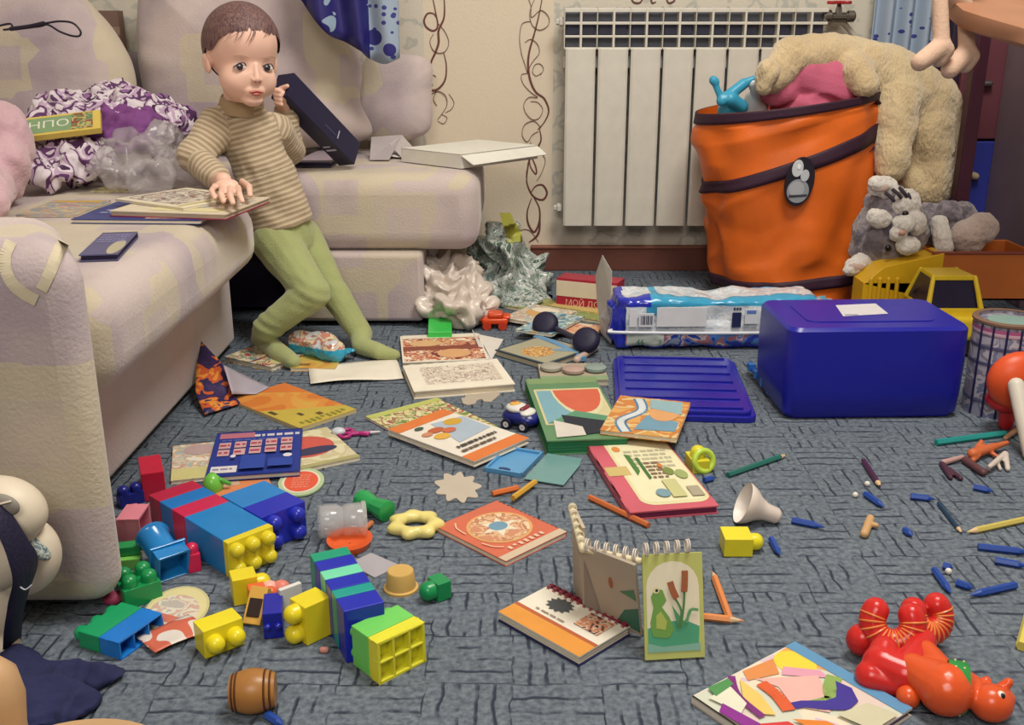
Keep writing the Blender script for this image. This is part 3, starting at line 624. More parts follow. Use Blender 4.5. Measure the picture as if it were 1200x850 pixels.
# standing frog book
t0 = P(756,777); t1 = P(826,773)
t = thing('ring_bound_book', 'standing ring bound board book with a green frog and brown reeds', 'book', (t0.x, t0.y, 0))
def panel(bl, br, tl, tr, name, cm, art, th=.004, par=t):
    bl, br, tl, tr = map(Vector, (bl, br, tl, tr)); x = (br-bl); L = x.length; x.normalize(); y = (tl - bl); y = (y - x*y.dot(x)); Wd = y.length; y.normalize(); z = x.cross(y)
    b = MB(); b.T = frame(bl, x, y, z); b.box((0, 0, -th), (L, Wd, 0), cm); art_on(b, art, L, Wd, 0, 5); return local(par, b.build(name))
hz = .118
tl, tr = Wp(751,651,t0.y+.035), Wp(812,645,t1.y+.035)
panel(t0+Vector((0,0,.003)), t1+Vector((0,0,.003)), tl, tr, 'cover', '#b6bb6c', [('rr',.05,.07,.93,.93,.028,'#dfd8bf'),('p',[(.06,.08),(.5,.07),(.9,.12),(.92,.3),(.7,.36),(.4,.36),(.06,.3)],'#4c9c78'),('p',[(.05,.07),(.93,.07),(.93,.14),(.3,.12),(.05,.16)],'#7fae9c'),('p',[(.14,.22),(.1,.35),(.16,.5),(.12,.6),(.2,.68),(.32,.66),(.38,.56),(.3,.5),(.42,.4),(.5,.28),(.4,.2)],'#6c9a4a'),('p',[(.2,.3),(.2,.42),(.28,.46),(.38,.36),(.35,.28)],'#a8b45a'),('e',.21,.66,.055,.03,'#d8d0a0'),('e',.22,.66,.025,.015,'#2c2c2c'),('s',[(.55,.3),(.62,.45),(.5,.6)],.0012,'#4c7c48'),('s',[(.6,.3),(.66,.5),(.68,.66)],.0012,'#4c7c48'),('p',[(.55,.32),(.46,.52),(.6,.4)],'#4a8c60'),('p',[(.62,.32),(.82,.5),(.72,.36)],'#4a8c60'),('s',[(.7,.34),(.76,.46),(.9,.46)],.0014,'#5a9a68'),('s',[(.44,.74),(.48,.66),(.54,.58)],.0036,'#9a5a3a'),('s',[(.69,.84),(.685,.74),(.67,.64)],.0036,'#9a5a3a')])
m0, m1 = Wp(683,640,t0.y+.075), Wp(750,654,t0.y+.05)
panel((m0.x+.006, m0.y+.02, .004), (m1.x+.004, m1.y-.005, .004), m0, m1, 'inner_leaf', '#a89c8c', [('e',.55,.62,.04,.08,'#9a5a3a'),('p',[(.6,.1),(1,.05),(1,.4),(.75,.3)],'#3c6a58'),('p',[(.7,.55),(.98,.5),(.95,.65)],'#4a7a5a'),('p',[(0,0),(.35,0),(.1,.8)],'#8a7f78')])
s0 = Wp(670,592,t0.y+.15)
panel((s0.x+.004, s0.y, .004), (m0.x+.004, m0.y+.02, .004), s0+Vector((0,0,-.002)), m0, 'outer_leaf', '#b8ab98', [])
b = MB(); rings(b, tl+Vector((0,.004,.004)), tr+Vector((0,.004,.004)), 5, .007, C('#d8cfc4', .4), (0, .2, 1)); rings(b, m0+Vector((0,0,.002)), m1+Vector((0,0,.002)), 6, .007, C('#d8cfc4', .4), (0, .2, 1)); rings(b, s0, m0, 6, .005, C('#d8cfb8', .4), (0, .2, 1))
b.cap(m0+Vector((0,0,-.004)), .004, m1+Vector((0,0,-.004)), .004, '#dccfae', 8); b.cap(s0+Vector((0,0,-.004)), .005, m0+Vector((0,0,-.004)), .005, '#dccfae', 8)
for q in range(5):
    pass
local(t, b.build('ring_binding', smooth=60))
# big magazine at the lower right
book('glossy magazine with swirling rainbow artwork at the lower right under the red toy', (811,816),(962,900),(948,762), 0, .010, '#dcd4c8', [
  ('r',.01,.01,.99,.99,busy('soft',['#d9c8c0','#cdd0c0','#e0d6c0','#d2bccb'],10)),
  ('p',[(.0,1),(.6,1),(.3,.86),(.02,.8)],'#e2a45c'),('e',.18,.80,.16,.13,'#e8d040'),('p',[(0,.9),(1,.9),(1,1),(0,1)],'#5c92bc'),
  ('p',[(.02,.45),(.12,.4),(.2,.62),(.05,.72)],'#d98c50'),('p',[(.22,.62),(.45,.84),(.35,.86),(.16,.7)],'#d99ab0'),
  ('p',[(.14,.45),(.38,.8),(.52,.72),(.7,.55),(.5,.42),(.3,.5)],'#e2b0a8'),('s',[(.46,.88),(.54,.74),(.62,.66),(.58,.52)],.008,'#8aa85a'),
  ('p',[(.5,.84),(.62,.86),(.74,.78),(.76,.66),(.66,.54),(.56,.46),(.5,.34),(.44,.36),(.5,.5),(.6,.62),(.62,.7),(.56,.78)],'#3d2f92'),('s',[(.2,.44),(.36,.42),(.52,.36)],.007,'#d65c30'),
  ('p',[(.08,.36),(.3,.34),(.5,.26),(.44,.2),(.25,.22)],'#e6c268'),('s',[(.02,.34),(.2,.22),(.46,.18)],.004,'#7a2878'),
  ('p',[(.1,.05),(.35,.1),(.3,.2),(.1,.25)],'#dcdcc8'),('p',[(.2,.08),(.55,.12),(.5,.02),(.25,.0)],'#86288c'),('p',[(.02,.12),(.12,.1),(.1,.28),(.03,.3)],'#4c8c50'),
  ('p',[(.6,.3),(1,.35),(1,.5),(.75,.45)],'#dc8230'),('p',[(.5,.1),(1,.15),(1,.3),(.6,.26)],'#cf3a3c'),('p',[(.75,.55),(1,.6),(1,.85),(.8,.8)],'#c8c4a8')], name='magazine', cat='magazine', spine='y0', pages='#6a5a78')

# --- on the sofa seat
S0 = SZ + .001
book('thin faded picture magazine at the far left on the sofa seat', (18,252),(86,254),(46,235), S0, .004, busy('faded',['#b89a80','#8a98a0','#c9b48a','#a88a90'],30), [('r',.1,.85,.9,.97,'#c9a24a')], name='magazine', cat='magazine')
book('wide dark blue picture book at the bottom of the pile on the sofa', (83,257),(225,263),(130,229), S0, .007, '#2f3c7c', [('r',.55,.05,.98,.95,PINKS),('e',.3,.6,.1,.2,'#5a6a9c'),('bars',.1,.2,.4,.4,2,'#8a90b8')])
book('cream picture book with a dark red edge near the hand of the toddler', (128,247),(252,256),(172,227), S0+.007, .010, '#d8ccb4', [('r',.1,.3,.95,.95,PINKS),('r',.3,.1,.9,.25,'#dcd2a0')], pages='#cbb9a4', back='#8c2444', spine='y1')
book('small open comic with a pale sketchy picture, topmost of the pile on the sofa', (134,233),(190,248),(203,218), S0+.018, .004, '#e0d8c0', [('r',.05,.1,.8,.9,busy('comic',['#cfc8b8','#a8a49c','#8a6a64','#d8d2c4','#b8a898'],45)),('r',.86,.05,.9,.95,'#c9b86a')], name='comic', cat='comic')
book('small dark blue glittery book behind the sofa arm', (92,299),(137,298),(112,273), S0, .010, '#56557c', [('e',.8,.3,.2,.3,'#b0a890'),('bars',.1,.5,.9,.9,4,'#8a88b0')], pages='#2a2244')
book('crumpled yellow and green leaflet partly under the clear plastic bag', (106,224),(148,228),(95,206), S0, .003, GREENS, [], name='leaflet', cat='leaflet')
# ================================================================= TOYS ON THE CARPET
PL = dict(rough=.28, spec=.5)
def Pc(h): return C(h, .28, spec=.5)
FACE = {'+z': ((1,0,0),(0,1,0),(0,0,1)), '-y': ((1,0,0),(0,0,1),(0,-1,0)), '+x': ((0,1,0),(0,0,1),(1,0,0)),
        '-x': ((0,0,1),(0,1,0),(-1,0,0)), '+y': ((0,0,1),(1,0,0),(0,1,0)), '-z': ((0,1,0),(1,0,0),(0,0,-1))}
OFF = {'+z': (0,0,0), '-y': (0,1,0), '+x': (0,0,0), '-x': (1,0,0), '+y': (0,0,0), '-z': (0,0,1)}
def brick(parent, org, size, color, face='+z', n=(2, 2), hollow=False, studs=True, name='brick', sr=.40, sh=.30):
    """hollow toy brick: studs on one face, open cells on the opposite one"""
    x, y, z = FACE[face]; s = Vector(size); o = Vector(org) + Vector([s[i]*OFF[face][i] for i in range(3)])
    Fm = frame(o, Vector(x), Vector(y), Vector(z)); d = [abs(Vector(a).dot(s)) for a in (x, y, z)]
    m = Pc(color); b = MB(); b.T = Fm; W_, D_, H_ = d; e = .0008
    if not hollow: b.box((e, e, 0), (W_-e, D_-e, H_-e), m)
    else:
        t = min(W_, D_) * .045 + .0008
        b.box((e, e, H_*.55), (W_-e, D_-e, H_-e), m)
        for i in range(n[0]+1): x0 = min(max(e, i*W_/n[0]-t/2), W_-e-t); b.box((x0, e, 0), (x0+t, D_-e, H_*.55), m)
        for j in range(n[1]+1): y0 = min(max(e, j*D_/n[1]-t/2), D_-e-t); b.box((e, y0, 0), (W_-e, y0+t, H_*.55), m)
    body = b.build(name, parent, bevel=.0010)
    if studs:
        r = sr * min(W_/n[0], D_/n[1]); hh = r * 1.5
        prof = [(r, 0), (r, hh*.45)] + [(r*math.cos(i*math.pi/10), hh*.45 + r*.85*math.sin(i*math.pi/10)) for i in range(1, 5)] + [(1e-4, hh*.45 + r*.85)]
        me = None
        for i in range(n[0]):
            for j in range(n[1]):
                M0 = Fm @ T((i+.5)*W_/n[0], (j+.5)*D_/n[1], H_-.001)
                if me is None: q = MB(); q.lathe(prof, 20, m); so = q.build('stud', body, smooth=50); me = so.data
                else: so = bpy.data.objects.new('stud', me); COL.objects.link(so); so.parent = body
                so.matrix_local = M0
    return body
def brick_thing(label, A, B, Cc, zt, specs, group='loose toy bricks on the carpet', z0=0, name='toy_brick', cat='toy brick'):
    """specs: (x0,x1,y0,y1,z0,z1 as fractions, colour, face, n, hollow, studs)"""
    fr, L, Wd = FR(A, B, Cc, zt); fr.translation.z = z0; H_ = zt - z0
    t = thing(name, label, cat, mw=fr, group=group)
    for s in specs:
        x0, x1, y0, y1, a0, a1, c = s[:7]; o = s[7] if len(s) > 7 else {}
        brick(t, (x0*L, y0*Wd, a0*H_), ((x1-x0)*L, (y1-y0)*Wd, (a1-a0)*H_), c, **o)
    return t, L, Wd
# big joined tower of bricks lying on its side
zt = zup((266, 680), (266, 637)); fr, L, Wd = FR((266,637),(325,618),(154,586), zt); inv = fr.inverted()
def ly(px, py): return (inv @ P(px, py, zt))
tower = thing('brick_tower', 'large joined tower of blue and red toy bricks ending in a yellow brick', 'toy bricks', mw=fr @ T(0, 0, -zt))
ys = [0, .012, ly(210,607.5).y, ly(192.5,599).y, ly(176,591).y, Wd]
for i, c in enumerate(['#e0cf2e', '#1d7fc4', '#c42a52', '#1f74c0', '#b82848']):
    brick(tower, (0, ys[i], 0), (L, ys[i+1]-ys[i], zt), c, '-y', (3, 2), studs=(i == 0))
p0, p1, p2 = ly(262,591), ly(281,594), ly(303,606); wB = ly(320,567).x - L
brick(tower, (L, p1.y-.004, 0), (wB, ly(268,588).y-p1.y+.03, zt), '#2a80c8', '-y', (2, 2), studs=False)
brick(tower, (L, p2.y-.004, 0), (wB, p1.y-p2.y, zt), '#2430b4', '-y', (2, 2))
# striped tower
zt2 = .066; fr, L2, W2 = FR((402,717),(452,706),(357,650), zt2); inv = fr.inverted()
t = thing('brick_tower', 'smaller tower of blue, green and mint striped toy bricks', 'toy bricks', mw=fr @ T(0, 0, -zt2))
yy = [0] + [(inv @ P(x, y, zt2)).y for x, y in ((391,701.5),(386,692),(376.5,680),(371,670),(363,659))] + [W2]
for i, c in enumerate(['#1c28b0', '#169a90', '#1c28b0', '#74d8b0', '#1c28b0', '#169a78']):
    brick(t, (0, yy[i], 0), (L2, yy[i+1]-yy[i], zt2), c, '-y', (2, 2), studs=False)
G = dict
brick_thing('lime green and yellow toy brick with six open cells', (442,755),(504,732),(404,735), zup((442,804),(442,755)),
    [(0,1,.38,1,0,1,'#72d060',G(face='+y', n=(2,3))), (0,1,0,.38,0,1,'#e0dc36',G(face='+y', n=(2,3), hollow=True, studs=False))])
brick_thing('green and blue toy brick with three open cells beside the sofa arm foot', (139,754),(192,718),(88,740), zup((140,775),(139,754)),
    [(0,1,.5,1,0,1,'#189a62',G(face='+y', n=(1,3))), (0,1,0,.5,0,1,'#1d78d0',G(face='+y', n=(1,3), hollow=True, studs=False))])
brick_thing('yellow toy brick with two studs towards the camera, above the wooden barrel', (237,741),(286,724),(224,728), .036, [(0,1,0,1,0,1,'#e8d822',G(face='-y', n=(2,1), sr=.42))])
brick_thing('yellow toy brick standing on end with two studs on its left side', (357,713),(386,697),(341,699), .050, [(0,1,0,1,0,1,'#e6d426',G(face='-x', n=(2,1), sr=.44))])
brick_thing('dark blue toy brick standing next to the upright yellow brick', (306,720),(331,714),(322,694), .034, [(0,1,0,1,0,1,'#1a22a0',G(face='-y', n=(2,1), sr=.36))])
b = MB(); b.box((0,0,0),(.028,.006,.04),'#dcdcd8'); o = b.build('white_tile', bevel=.001); p = P(331,728); o.location = p; o.rotation_euler.z = R(40); tag(o, 'small white plastic tile between the dark blue and the yellow brick', 'toy tile')
brick_thing('yellow toy brick joined to an orange brick, touching the big tower', (272,681),(303,673),(271,667), .036,
    [(0,.95,0,1,0,1,'#e4d228',G(face='+x', n=(1,1), sr=.4)), (.5,1.15,-.75,-.02,0,.82,'#e0683a',G(face='+x', n=(1,1), sr=.46))])
b = MB(); b.ell((0,0,.012), (.012,.012,.012), C('#e8b0a4', .4)); b.ell((.014,.003,.012), (.012,.01,.011), C('#dc8070', .4)); o = b.build('toy_ball', smooth=180); o.location = P(316,702); tag(o, 'pale pink and coral double ball in front of the orange brick', 'toy ball')
brick_thing('pink toy brick with an open end leaning out from behind the sofa arm', (134,609),(162,609),(146,590), .052, [(0,1,0,1,0,1,'#e28a9c',G(face='-x', n=(1,1), hollow=True, studs=False))])
brick_thing('dark green toy brick with four round studs in front of the pink brick', (144,694),(190,680),(130,676), .026, [(0,1,0,1,0,1,'#148a4c',G(n=(2,2), sr=.42))])
brick_thing('lime green flat brick with a green top between the pink and the dark green brick', (136,652),(164,650),(136,640), .022, [(0,1,0,1,0,.7,'#86d060',G(studs=False)), (0,1,.3,1,.7,1.3,'#2a9a58',G(studs=False))])
brick_thing('small crimson toy brick with a single stud against the big tower', (219,652),(236,649),(212,644), .026, [(0,1,0,1,0,1,'#cc2450',G(n=(1,1), sr=.46))])
brick_thing('single yellow cube brick with one stud, below the white funnel', (850,632),(884,631),(846,616), zup((852,655),(850,633)), [(0,1,0,1,0,1,'#e4d82a',G(face='+x', n=(1,1), sr=.42))])
brick_thing('single green cube brick with one stud, right of the tan cup', (513,686),(529,680),(500,675), zup((514,708),(513,686)), [(0,1,0,1,0,1,'#128c50',G(face='-x', n=(1,1), sr=.46))])
brick_thing('bright green rectangular brick at the foot of the ottoman', (501,389),(530,389),(498,372), .026, [(0,1,0,1,0,1,'#38c854',G(studs=False))])
brick_thing('red toy brick at the sofa base behind the big tower', (164,556),(192,549),(176,533), .045, [(0,1,0,1,0,1,'#cc2444',G(studs=False))])
brick_thing('dark blue toy brick with two round studs squeezed under the sofa edge', (140,583),(168,573),(136,578), .020, [(0,1,0,1,0,1,'#1c2484',G(n=(2,1), sr=.5))])
t, _, _ = brick_thing('tiny dark blue brick of two round studs standing on the tower end', (226,582),(240,580),(226,575), .018, [(0,1,0,1,0,1,'#1c2484',G(n=(1,1), sr=.55))])
b = MB(); b.lathe([(.012,0),(.016,.01),(.012,.022),(.005,.03)], 14, Pc('#74c048')); b.cap((.012,0,.02),.004,(.024,.004,.012),.003,Pc('#5aa844')); o = b.build('toy_teapot', smooth=50); o.location = P(250,577); tag(o, 'little lime green toy pot below the blue sticker book', 'toy pot')
brick_thing('yellow octagonal toy brick behind the pink book', (812,541),(832,538),(808,528), .022, [(0,1,0,1,0,1,'#d8d034',G(n=(1,1), sr=.4))])
# lime ring
def torus(mb, c, Rr, r, mat, n=28, m=12, tilt=None, lump=0, k=0):
    vs, fs = [], []
    for i in range(n):
        a = 2*math.pi*i/n; rr = r*(1 + lump*math.cos(k*a)); R2 = Rr*(1 + lump*.25*math.cos(k*a))
        for j in range(m):
            g = 2*math.pi*j/m; q = Vector(((R2 + rr*math.cos(g))*math.cos(a), (R2 + rr*math.cos(g))*math.sin(a), r*math.sin(g)))
            if tilt: q = tilt @ q
            vs.append(q + Vector(c))
    for i in range(n):
        for j in range(m): fs.append((i*m+j, ((i+1)%n)*m+j, ((i+1)%n)*m+(j+1)%m, i*m+(j+1)%m))
    mb.add(vs, fs, mat)
b = MB(); torus(b, (0,0,.018), .016, .005, Pc('#b8d44c'), tilt=RX(70)@RY(20)); o = b.build('toy_ring', smooth=180); o.location = P(824,553); tag(o, 'light green plastic ring leaning behind the pink book', 'toy ring')
# blue spout toy
fr = T(*P(185,668,0)) ; t = thing('toy_funnel', 'translucent blue toy cup with a square collar between the green and the crimson brick', 'toy cup', mw=fr)
BT = C('#1f84cc', .2, alpha=.9, spec=.6)
p0 = P(178,628,.035) - fr.translation; p1 = P(197,655,.022) - fr.translation
q = (p1-p0).to_track_quat('Z','Y').to_matrix().to_4x4(); q.translation = p0; Lq = (p1-p0).length
b = MB(); b.lathe([(.022,0),(.0225,.003),(.019,.006),(.0185,Lq),(.016,Lq),(.0165,.006),(.019,0)], 24, BT, q, caps=False); b.lathe([(.0184,.010),(.002,.011)], 24, BT, q); b.build('cup', t, smooth=50)
b = MB(); e = .020
for s in ((-e,-e,e,-e+.003),(-e,e-.003,e,e),(-e,-e,-e+.003,e),(e-.003,-e,e,e)): b.box((s[0],s[1],Lq-.002),(s[2],s[3],Lq+.018),BT,q)
b.box((-e-.003,-e-.003,Lq-.004),(e+.003,e+.003,Lq),BT,q); b.build('collar', t, bevel=.001)
# transparent jar lying on its side
GL = C('#cfd0d4', .08, alpha=.32, spec=.8)
p0, p1 = P(372,612,.024), P(425,608,.022)
t = thing('plastic_jar', 'clear empty plastic jar lying on its side between the blue studs and the green toy', 'jar', P(398,625))
q = (p1-p0).to_track_quat('Z','Y').to_matrix().to_4x4(); q.translation = p0; k = (p1-p0).length
b = MB(); b.lathe([(.020,0),(.023,.004),(.023,k*.42),(.019,k*.55),(.022,k*.62),(.023,k*.9),(.022,k),(.0205,k),(.0215,k*.9),(.0205,k*.62),(.0175,k*.55),(.0215,k*.42),(.0215,.004)], 28, GL, q); local(t, b.build('jar_body', smooth=60))
b = MB(); b.lathe([(.0232,k-.002),(.0245,k),(.0245,k+.004),(.021,k+.004)], 28, C('#d8d8d8', .15, alpha=.5), q, caps=False); local(t, b.build('rim', smooth=60))
# green dumbbell
b = MB(); m = Pc('#2a9c54'); p0, p1 = P(428,588,.016), P(448,597,.015); d = p1-p0
q = d.to_track_quat('Z','Y').to_matrix().to_4x4(); q.translation = p0; k = d.length
b.lathe([(.006,-.012),(.015,-.010),(.016,0),(.012,k*.45),(.0115,k*.55),(.015,k),(.016,k+.010),(.012,k+.012)], 10, m, q)
o = own_origin(b.build('toy_spool', smooth=35)); tag(o, 'glossy green spool shaped toy to the right of the clear jar', 'toy')
# yellow bumpy ring
b = MB(); torus(b, (0,0,.010), .0265, .0105, Pc('#e4d684'), n=64, m=12, lump=.26, k=7); o = b.build('ring_toy', smooth=180); o.location = P(487,621); o.scale = (1,.95,.8); tag(o, 'pale yellow lobed teething ring left of the orange picture book', 'toy ring')
# orange dish with handle, grey card
b = MB(); b.lathe([(.001,.003),(.024,.003),(.030,.010),(.032,.010),(.028,0),(.001,0)], 30, Pc('#e2602e'), caps=False); t = thing('toy_dish', 'orange oval toy dish with a stick handle behind the striped tower', 'toy dish', P(410,639)); o = b.build('bowl', t, smooth=50); o.scale = (.95,1.05,1)
b = MB(); b.cap((.012,.028,.006),.004,(.022,.052,.006),.004,Pc('#c87850')); b.build('handle', t, smooth=50)
sheet('grey_card', 'plain light grey card sticking out behind the striped brick tower', 'card', (408,662),(434,681),(432,648), .0, C('#a8a4ac', .7), outline=lambda L, Wd: [(0,0),(L,0),(L,Wd*1.1),(0,Wd)])
# tan cup
b = MB(); b.lathe([(.0215,0),(.0215,.003),(.0185,.004),(.0165,.024),(.0155,.0255),(.001,.0255)], 28, C('#cfa860', .35)); o = b.build('tan_cup', smooth=40); o.location = P(470,690); tag(o, 'small tan plastic cup standing upside down left of the green cube', 'cup')
# wooden barrel
p0, p1 = P(270,812,.022), P(323,808,.022); d = (p1-p0); q = d.to_track_quat('Z','Y').to_matrix().to_4x4(); q.translation = p0; k = d.length
wood = C('#a8743c', .35, vary=.25)
prof = [(.0165 + .0060*math.sin(math.pi*i/16), k*i/16) for i in range(17)]
t = thing('toy_barrel', 'small varnished wooden toy barrel lying on its side in front', 'toy barrel', P(297,828))
b = MB(); b.lathe([(.001,.004),(.0125,.004),(.013,0)] + prof + [(.001,k)], 32, wood, q, caps=False); local(t, b.build('staves', smooth=50))
for f in (.07, .15, .78, .9):
    r = .0167 + .0060*math.sin(math.pi*f); b = MB(); b.lathe([(r,k*f-.0012),(r+.001,k*f),(r,k*f+.0012)], 32, C('#5a3418', .5), q, caps=False); local(t, b.build('hoop', smooth=60))
# pink clip
t = thing('toy_scissors', 'small magenta toy scissors with white tips right of the orange magazine', 'toy', P(420,512)); MGm = Pc('#b02c78')
b = MB(); torus(b, (-.022,-.006,.005), .009, .0032, MGm, n=18, m=8); torus(b, (-.02,.012,.005), .009, .0032, MGm, n=18, m=8); b.cap((-.012,0,.005),.004,(.018,.006,.005),.003,MGm); b.cap((-.012,.006,.005),.004,(.016,-.002,.005),.003,MGm); b.build('handles', t, smooth=60)
b = MB(); b.cap((.018,.006,.005),.0028,(.034,.010,.005),.0018,'#d4ccd4'); b.build('tip', t, smooth=60)
b = MB(); b.ell((-.034,.004,.008),(.012,.01,.007),C('#c8d0da',.3)); b.build('knob', t, smooth=60)
# toy car, white roof
def rot2(px0, px1): a, b_ = P(*px0), P(*px1); return math.atan2(b_.y-a.y, b_.x-a.x)
t = thing('toy_car', 'small dark blue toy car with a white roof and red windscreen beside the green box', 'toy car', P(610,500)); t.rotation_euler.z = R(-28)
NB = Pc('#1c2478'); WH = Pc('#dcdcd8')
b = MB(); b.ell((0,0,.020),(.031,.022,.015),NB,n=18); b.ell((.012,0,.017),(.024,.021,.013),NB,n=18); b.ell((-.012,0,.018),(.022,.021,.014),NB,n=18); blob('body', b, t, .0016, 3)
b = MB(); b.ell((-.006,0,.034),(.021,.0185,.008),WH,n=16); b.ell((.014,0,.029),(.013,.0185,.006),WH,n=16); blob('roof', b, t, .0014, 3)
b = MB(); b.ell((.007,0,.0365),(.008,.015,.0035),Pc('#7c2838')); b.ell((-.010,0,.0405),(.010,.010,.003),C('#d8a850')); b.ell((-.014,.004,.0425),(.004,.004,.002),C('#8a3a30')); b.build('windscreen', t, smooth=180)
for sx_ in (-.016, .016):
    for sy_ in (-.021, .021):
        b = MB(); b.lathe([(.001,-.004),(.009,-.004),(.0095,0),(.009,.004),(.001,.004)], 18, '#16183a', T(sx_,sy_,.0096)@RX(90), caps=False); o = b.build('wheel', t, smooth=40)
        b = MB(); b.lathe([(.001,.0044 if sy_<0 else -.0044),(.0055,.0044 if sy_<0 else -.0044)], 14, WH, T(sx_,sy_,.0096)@RX(90), caps=False); b.build('hubcap', o)
# orange digger
t = thing('toy_digger', 'small orange toy vehicle in front of the crumpled white bag', 'toy vehicle', P(580,384)); OR = Pc('#dc4c1c')
b = MB(); b.box((-.03,-.02,.012),(.03,.02,.026),OR); b.box((-.016,-.018,.026),(.018,.018,.038),OR); b.box((.018,-.016,.024),(.036,.016,.032),OR); b.box((-.038,-.018,.018),(-.028,.018,.03),OR); b.build('body', t, bevel=.005, seg=3, smooth=50)
for sx_ in (-.018, .018):
    for sy_ in (-.02, .02): b = MB(); b.lathe([(.001,-.005),(.010,-.005),(.010,.005),(.001,.005)], 16, Pc('#c43c20'), T(sx_,sy_,.010)@RX(90), caps=False); b.build('wheel', t, smooth=40)
# cyan plastic case with clear lid
fr, L, Wd = FR((567,549),(610,558),(590,523), .006); fr.translation.z = 0
t = thing('plastic_case', 'open light blue plastic case with a see-through lid below the white and orange book', 'case', mw=fr)
CY = C('#5e9ccc', .3); b = MB(); b.box((0,0,0),(L,Wd,.003),CY)
for s in ((0,0,L,.004),(0,Wd-.004,L,Wd),(0,0,.004,Wd),(L-.004,0,L,Wd)): b.box((s[0],s[1],0),(s[2],s[3],.008),CY)
b.build('tray', t, bevel=.001); b = MB(); b.prism([(L*.45+.010*math.cos(i*math.pi/8), Wd*.16+.004*math.sin(i*math.pi/8)) for i in range(16)], .003, .0045, '#28406c'); b.build('slot', t)
fr2, L3, W3 = FR((614,562),(660,570),(640,532), .003); b = MB(); b.prism([(0,0),(L3,0),(L3,W3*.75),(L3*.92,W3),(0,W3)],0,.0016,C('#7aa8a8', .2, alpha=.8)); b.T = T(0,0,.001); o = b.build('lid', None, bevel=.0005); o.data.transform(fr.inverted() @ fr2); o.parent = t
# white funnel
p0, p1 = P(872,590,.030), P(905,603,.014); d = p1-p0; q = d.to_track_quat('Z','Y').to_matrix().to_4x4(); q.translation = p0; k = d.length
b = MB(); b.lathe([(.0295,-.002),(.030,0),(.026,.010),(.018,.020),(.0125,.032),(.0115,k+.006),(.008,k+.011),(.001,k+.012)], 32, C('#dccfc6', .3), q, caps=False); b.lathe([(.029,-.002),(.025,.010),(.017,.020),(.010,.032),(.001,.034)], 32, C('#e4dcd4', .4), q, caps=False)
o = own_origin(b.build('funnel', smooth=50)); tag(o, 'white plastic funnel lying on the carpet to the right of the pink book', 'funnel')
# black round wheels of a toy on an axle
t = thing('rolling_toy', 'toy axle with two big black round wheels and a blue bar', 'toy', P(655,412))
dk = C('#1b1836', .55)
for (x, y, z) in ((639,380,.036), (687,399,.034)):
    p = P(x, y, z); b = MB(); q = T(*p) @ RZ(-20) @ RX(48)
    b.lathe([(.001,-.013),(.018,-.014),(.027,-.009),(.030,0),(.027,.009),(.018,.013),(.001,.013)], 28, dk, q, caps=False); local(t, b.build('wheel', smooth=60))
b = MB(); a0, a1, a2, a3 = P(628,395,.012), P(650,402,.014), P(672,414,.010), P(684,421,.008)
b.tube(crom([a0,a1,a2,a3],5), .0085, C('#6c98c0', .35), n=10, flat=.005); b.tube(crom([P(640,403,.010),P(660,412,.010),P(682,421,.007)],5), .004, C('#b8a8a0', .35), n=8); local(t, b.build('bar', smooth=60))
b = MB(); b.cap(P(676,422,.007),.008,P(699,407,.010),.006,C('#c0a89c', .35)); local(t, b.build('handle', smooth=60))
b = MB(); b.cap(P(645,382,.030),.006,P(682,400,.030),.006,C('#3a3648', .4)); local(t, b.build('axle', smooth=60))

# ---- pencils, crayons
def pencil(label, a, b_, col, r=.0045, tip=True, name='pencil', cat='pencil', group='coloured pencils on the carpet', z=0, z1=None, wood=True):
    A_, B_ = P(*a, r+z), P(*b_, r+(z1 if z1 is not None else z)); d = B_-A_; k = d.length; q = d.to_track_quat('Z','Y').to_matrix().to_4x4(); q.translation = A_
    t = thing(name, label, cat, mw=q, group=group); tl = min(.016, k*.3) if tip else 0
    b = MB(); b.lathe([(r,0),(r,k-tl)], 6, C(col,.4)); b.build('shaft', t)
    if tip:
        b = MB(); b.lathe([(r*.97,k-tl),(r*.35,k-tl*.3)], 8, C('#d8b890',.6) if wood else C(col,.4)); b.build('sharpened_end', t, smooth=30)
        b = MB(); b.lathe([(r*.35,k-tl*.3),(.0004,k)], 8, C(col,.4)); b.build('point', t, smooth=30)
    return t
pencil('short orange coloured pencil crossing under the yellow one, above the orange picture book', (577,579),(607,572), '#d47038', tip=False)
pencil('short yellow coloured pencil leaning over the orange one, above the orange picture book', (601,584),(627,565), '#d0a03c', z=.006, z1=.004, tip=False)
pencil('orange coloured pencil at the lower left corner of the pink book', (760,616),(691,583), '#c46a3a', tip=False)
pencil('orange coloured pencil pointing away from the camera, right of the frog book', (856,727),(835,670), '#d8844a')
pencil('orange coloured pencil lying level, sticking out from behind the frog book', (815,722),(872,728), '#dc8c50')
pencil('dark green coloured pencil below the blue bin lid', (853,557),(922,533), '#226a60')
pencil('teal felt pen in front of the blue bin', (1178,508),(1097,519), '#24908c', r=.0055, tip=False, name='felt_pen', cat='pen')
pencil('dark purple pencil stub lying alone on the right', (1012,540),(1032,571), '#4c2848')
pencil('pale yellow coloured pencil running off the right edge', (1215,606),(1133,624), '#c8b860')
pencil('thin dark blue pencil touching the tip of the yellow pencil', (1100,590),(1128,626), '#24405c', r=.0032)
pencil('yellow pencil seen only in part at the right edge, low down', (1197,758),(1212,700), '#d8c860', r=.006)
CR = '#24489c'
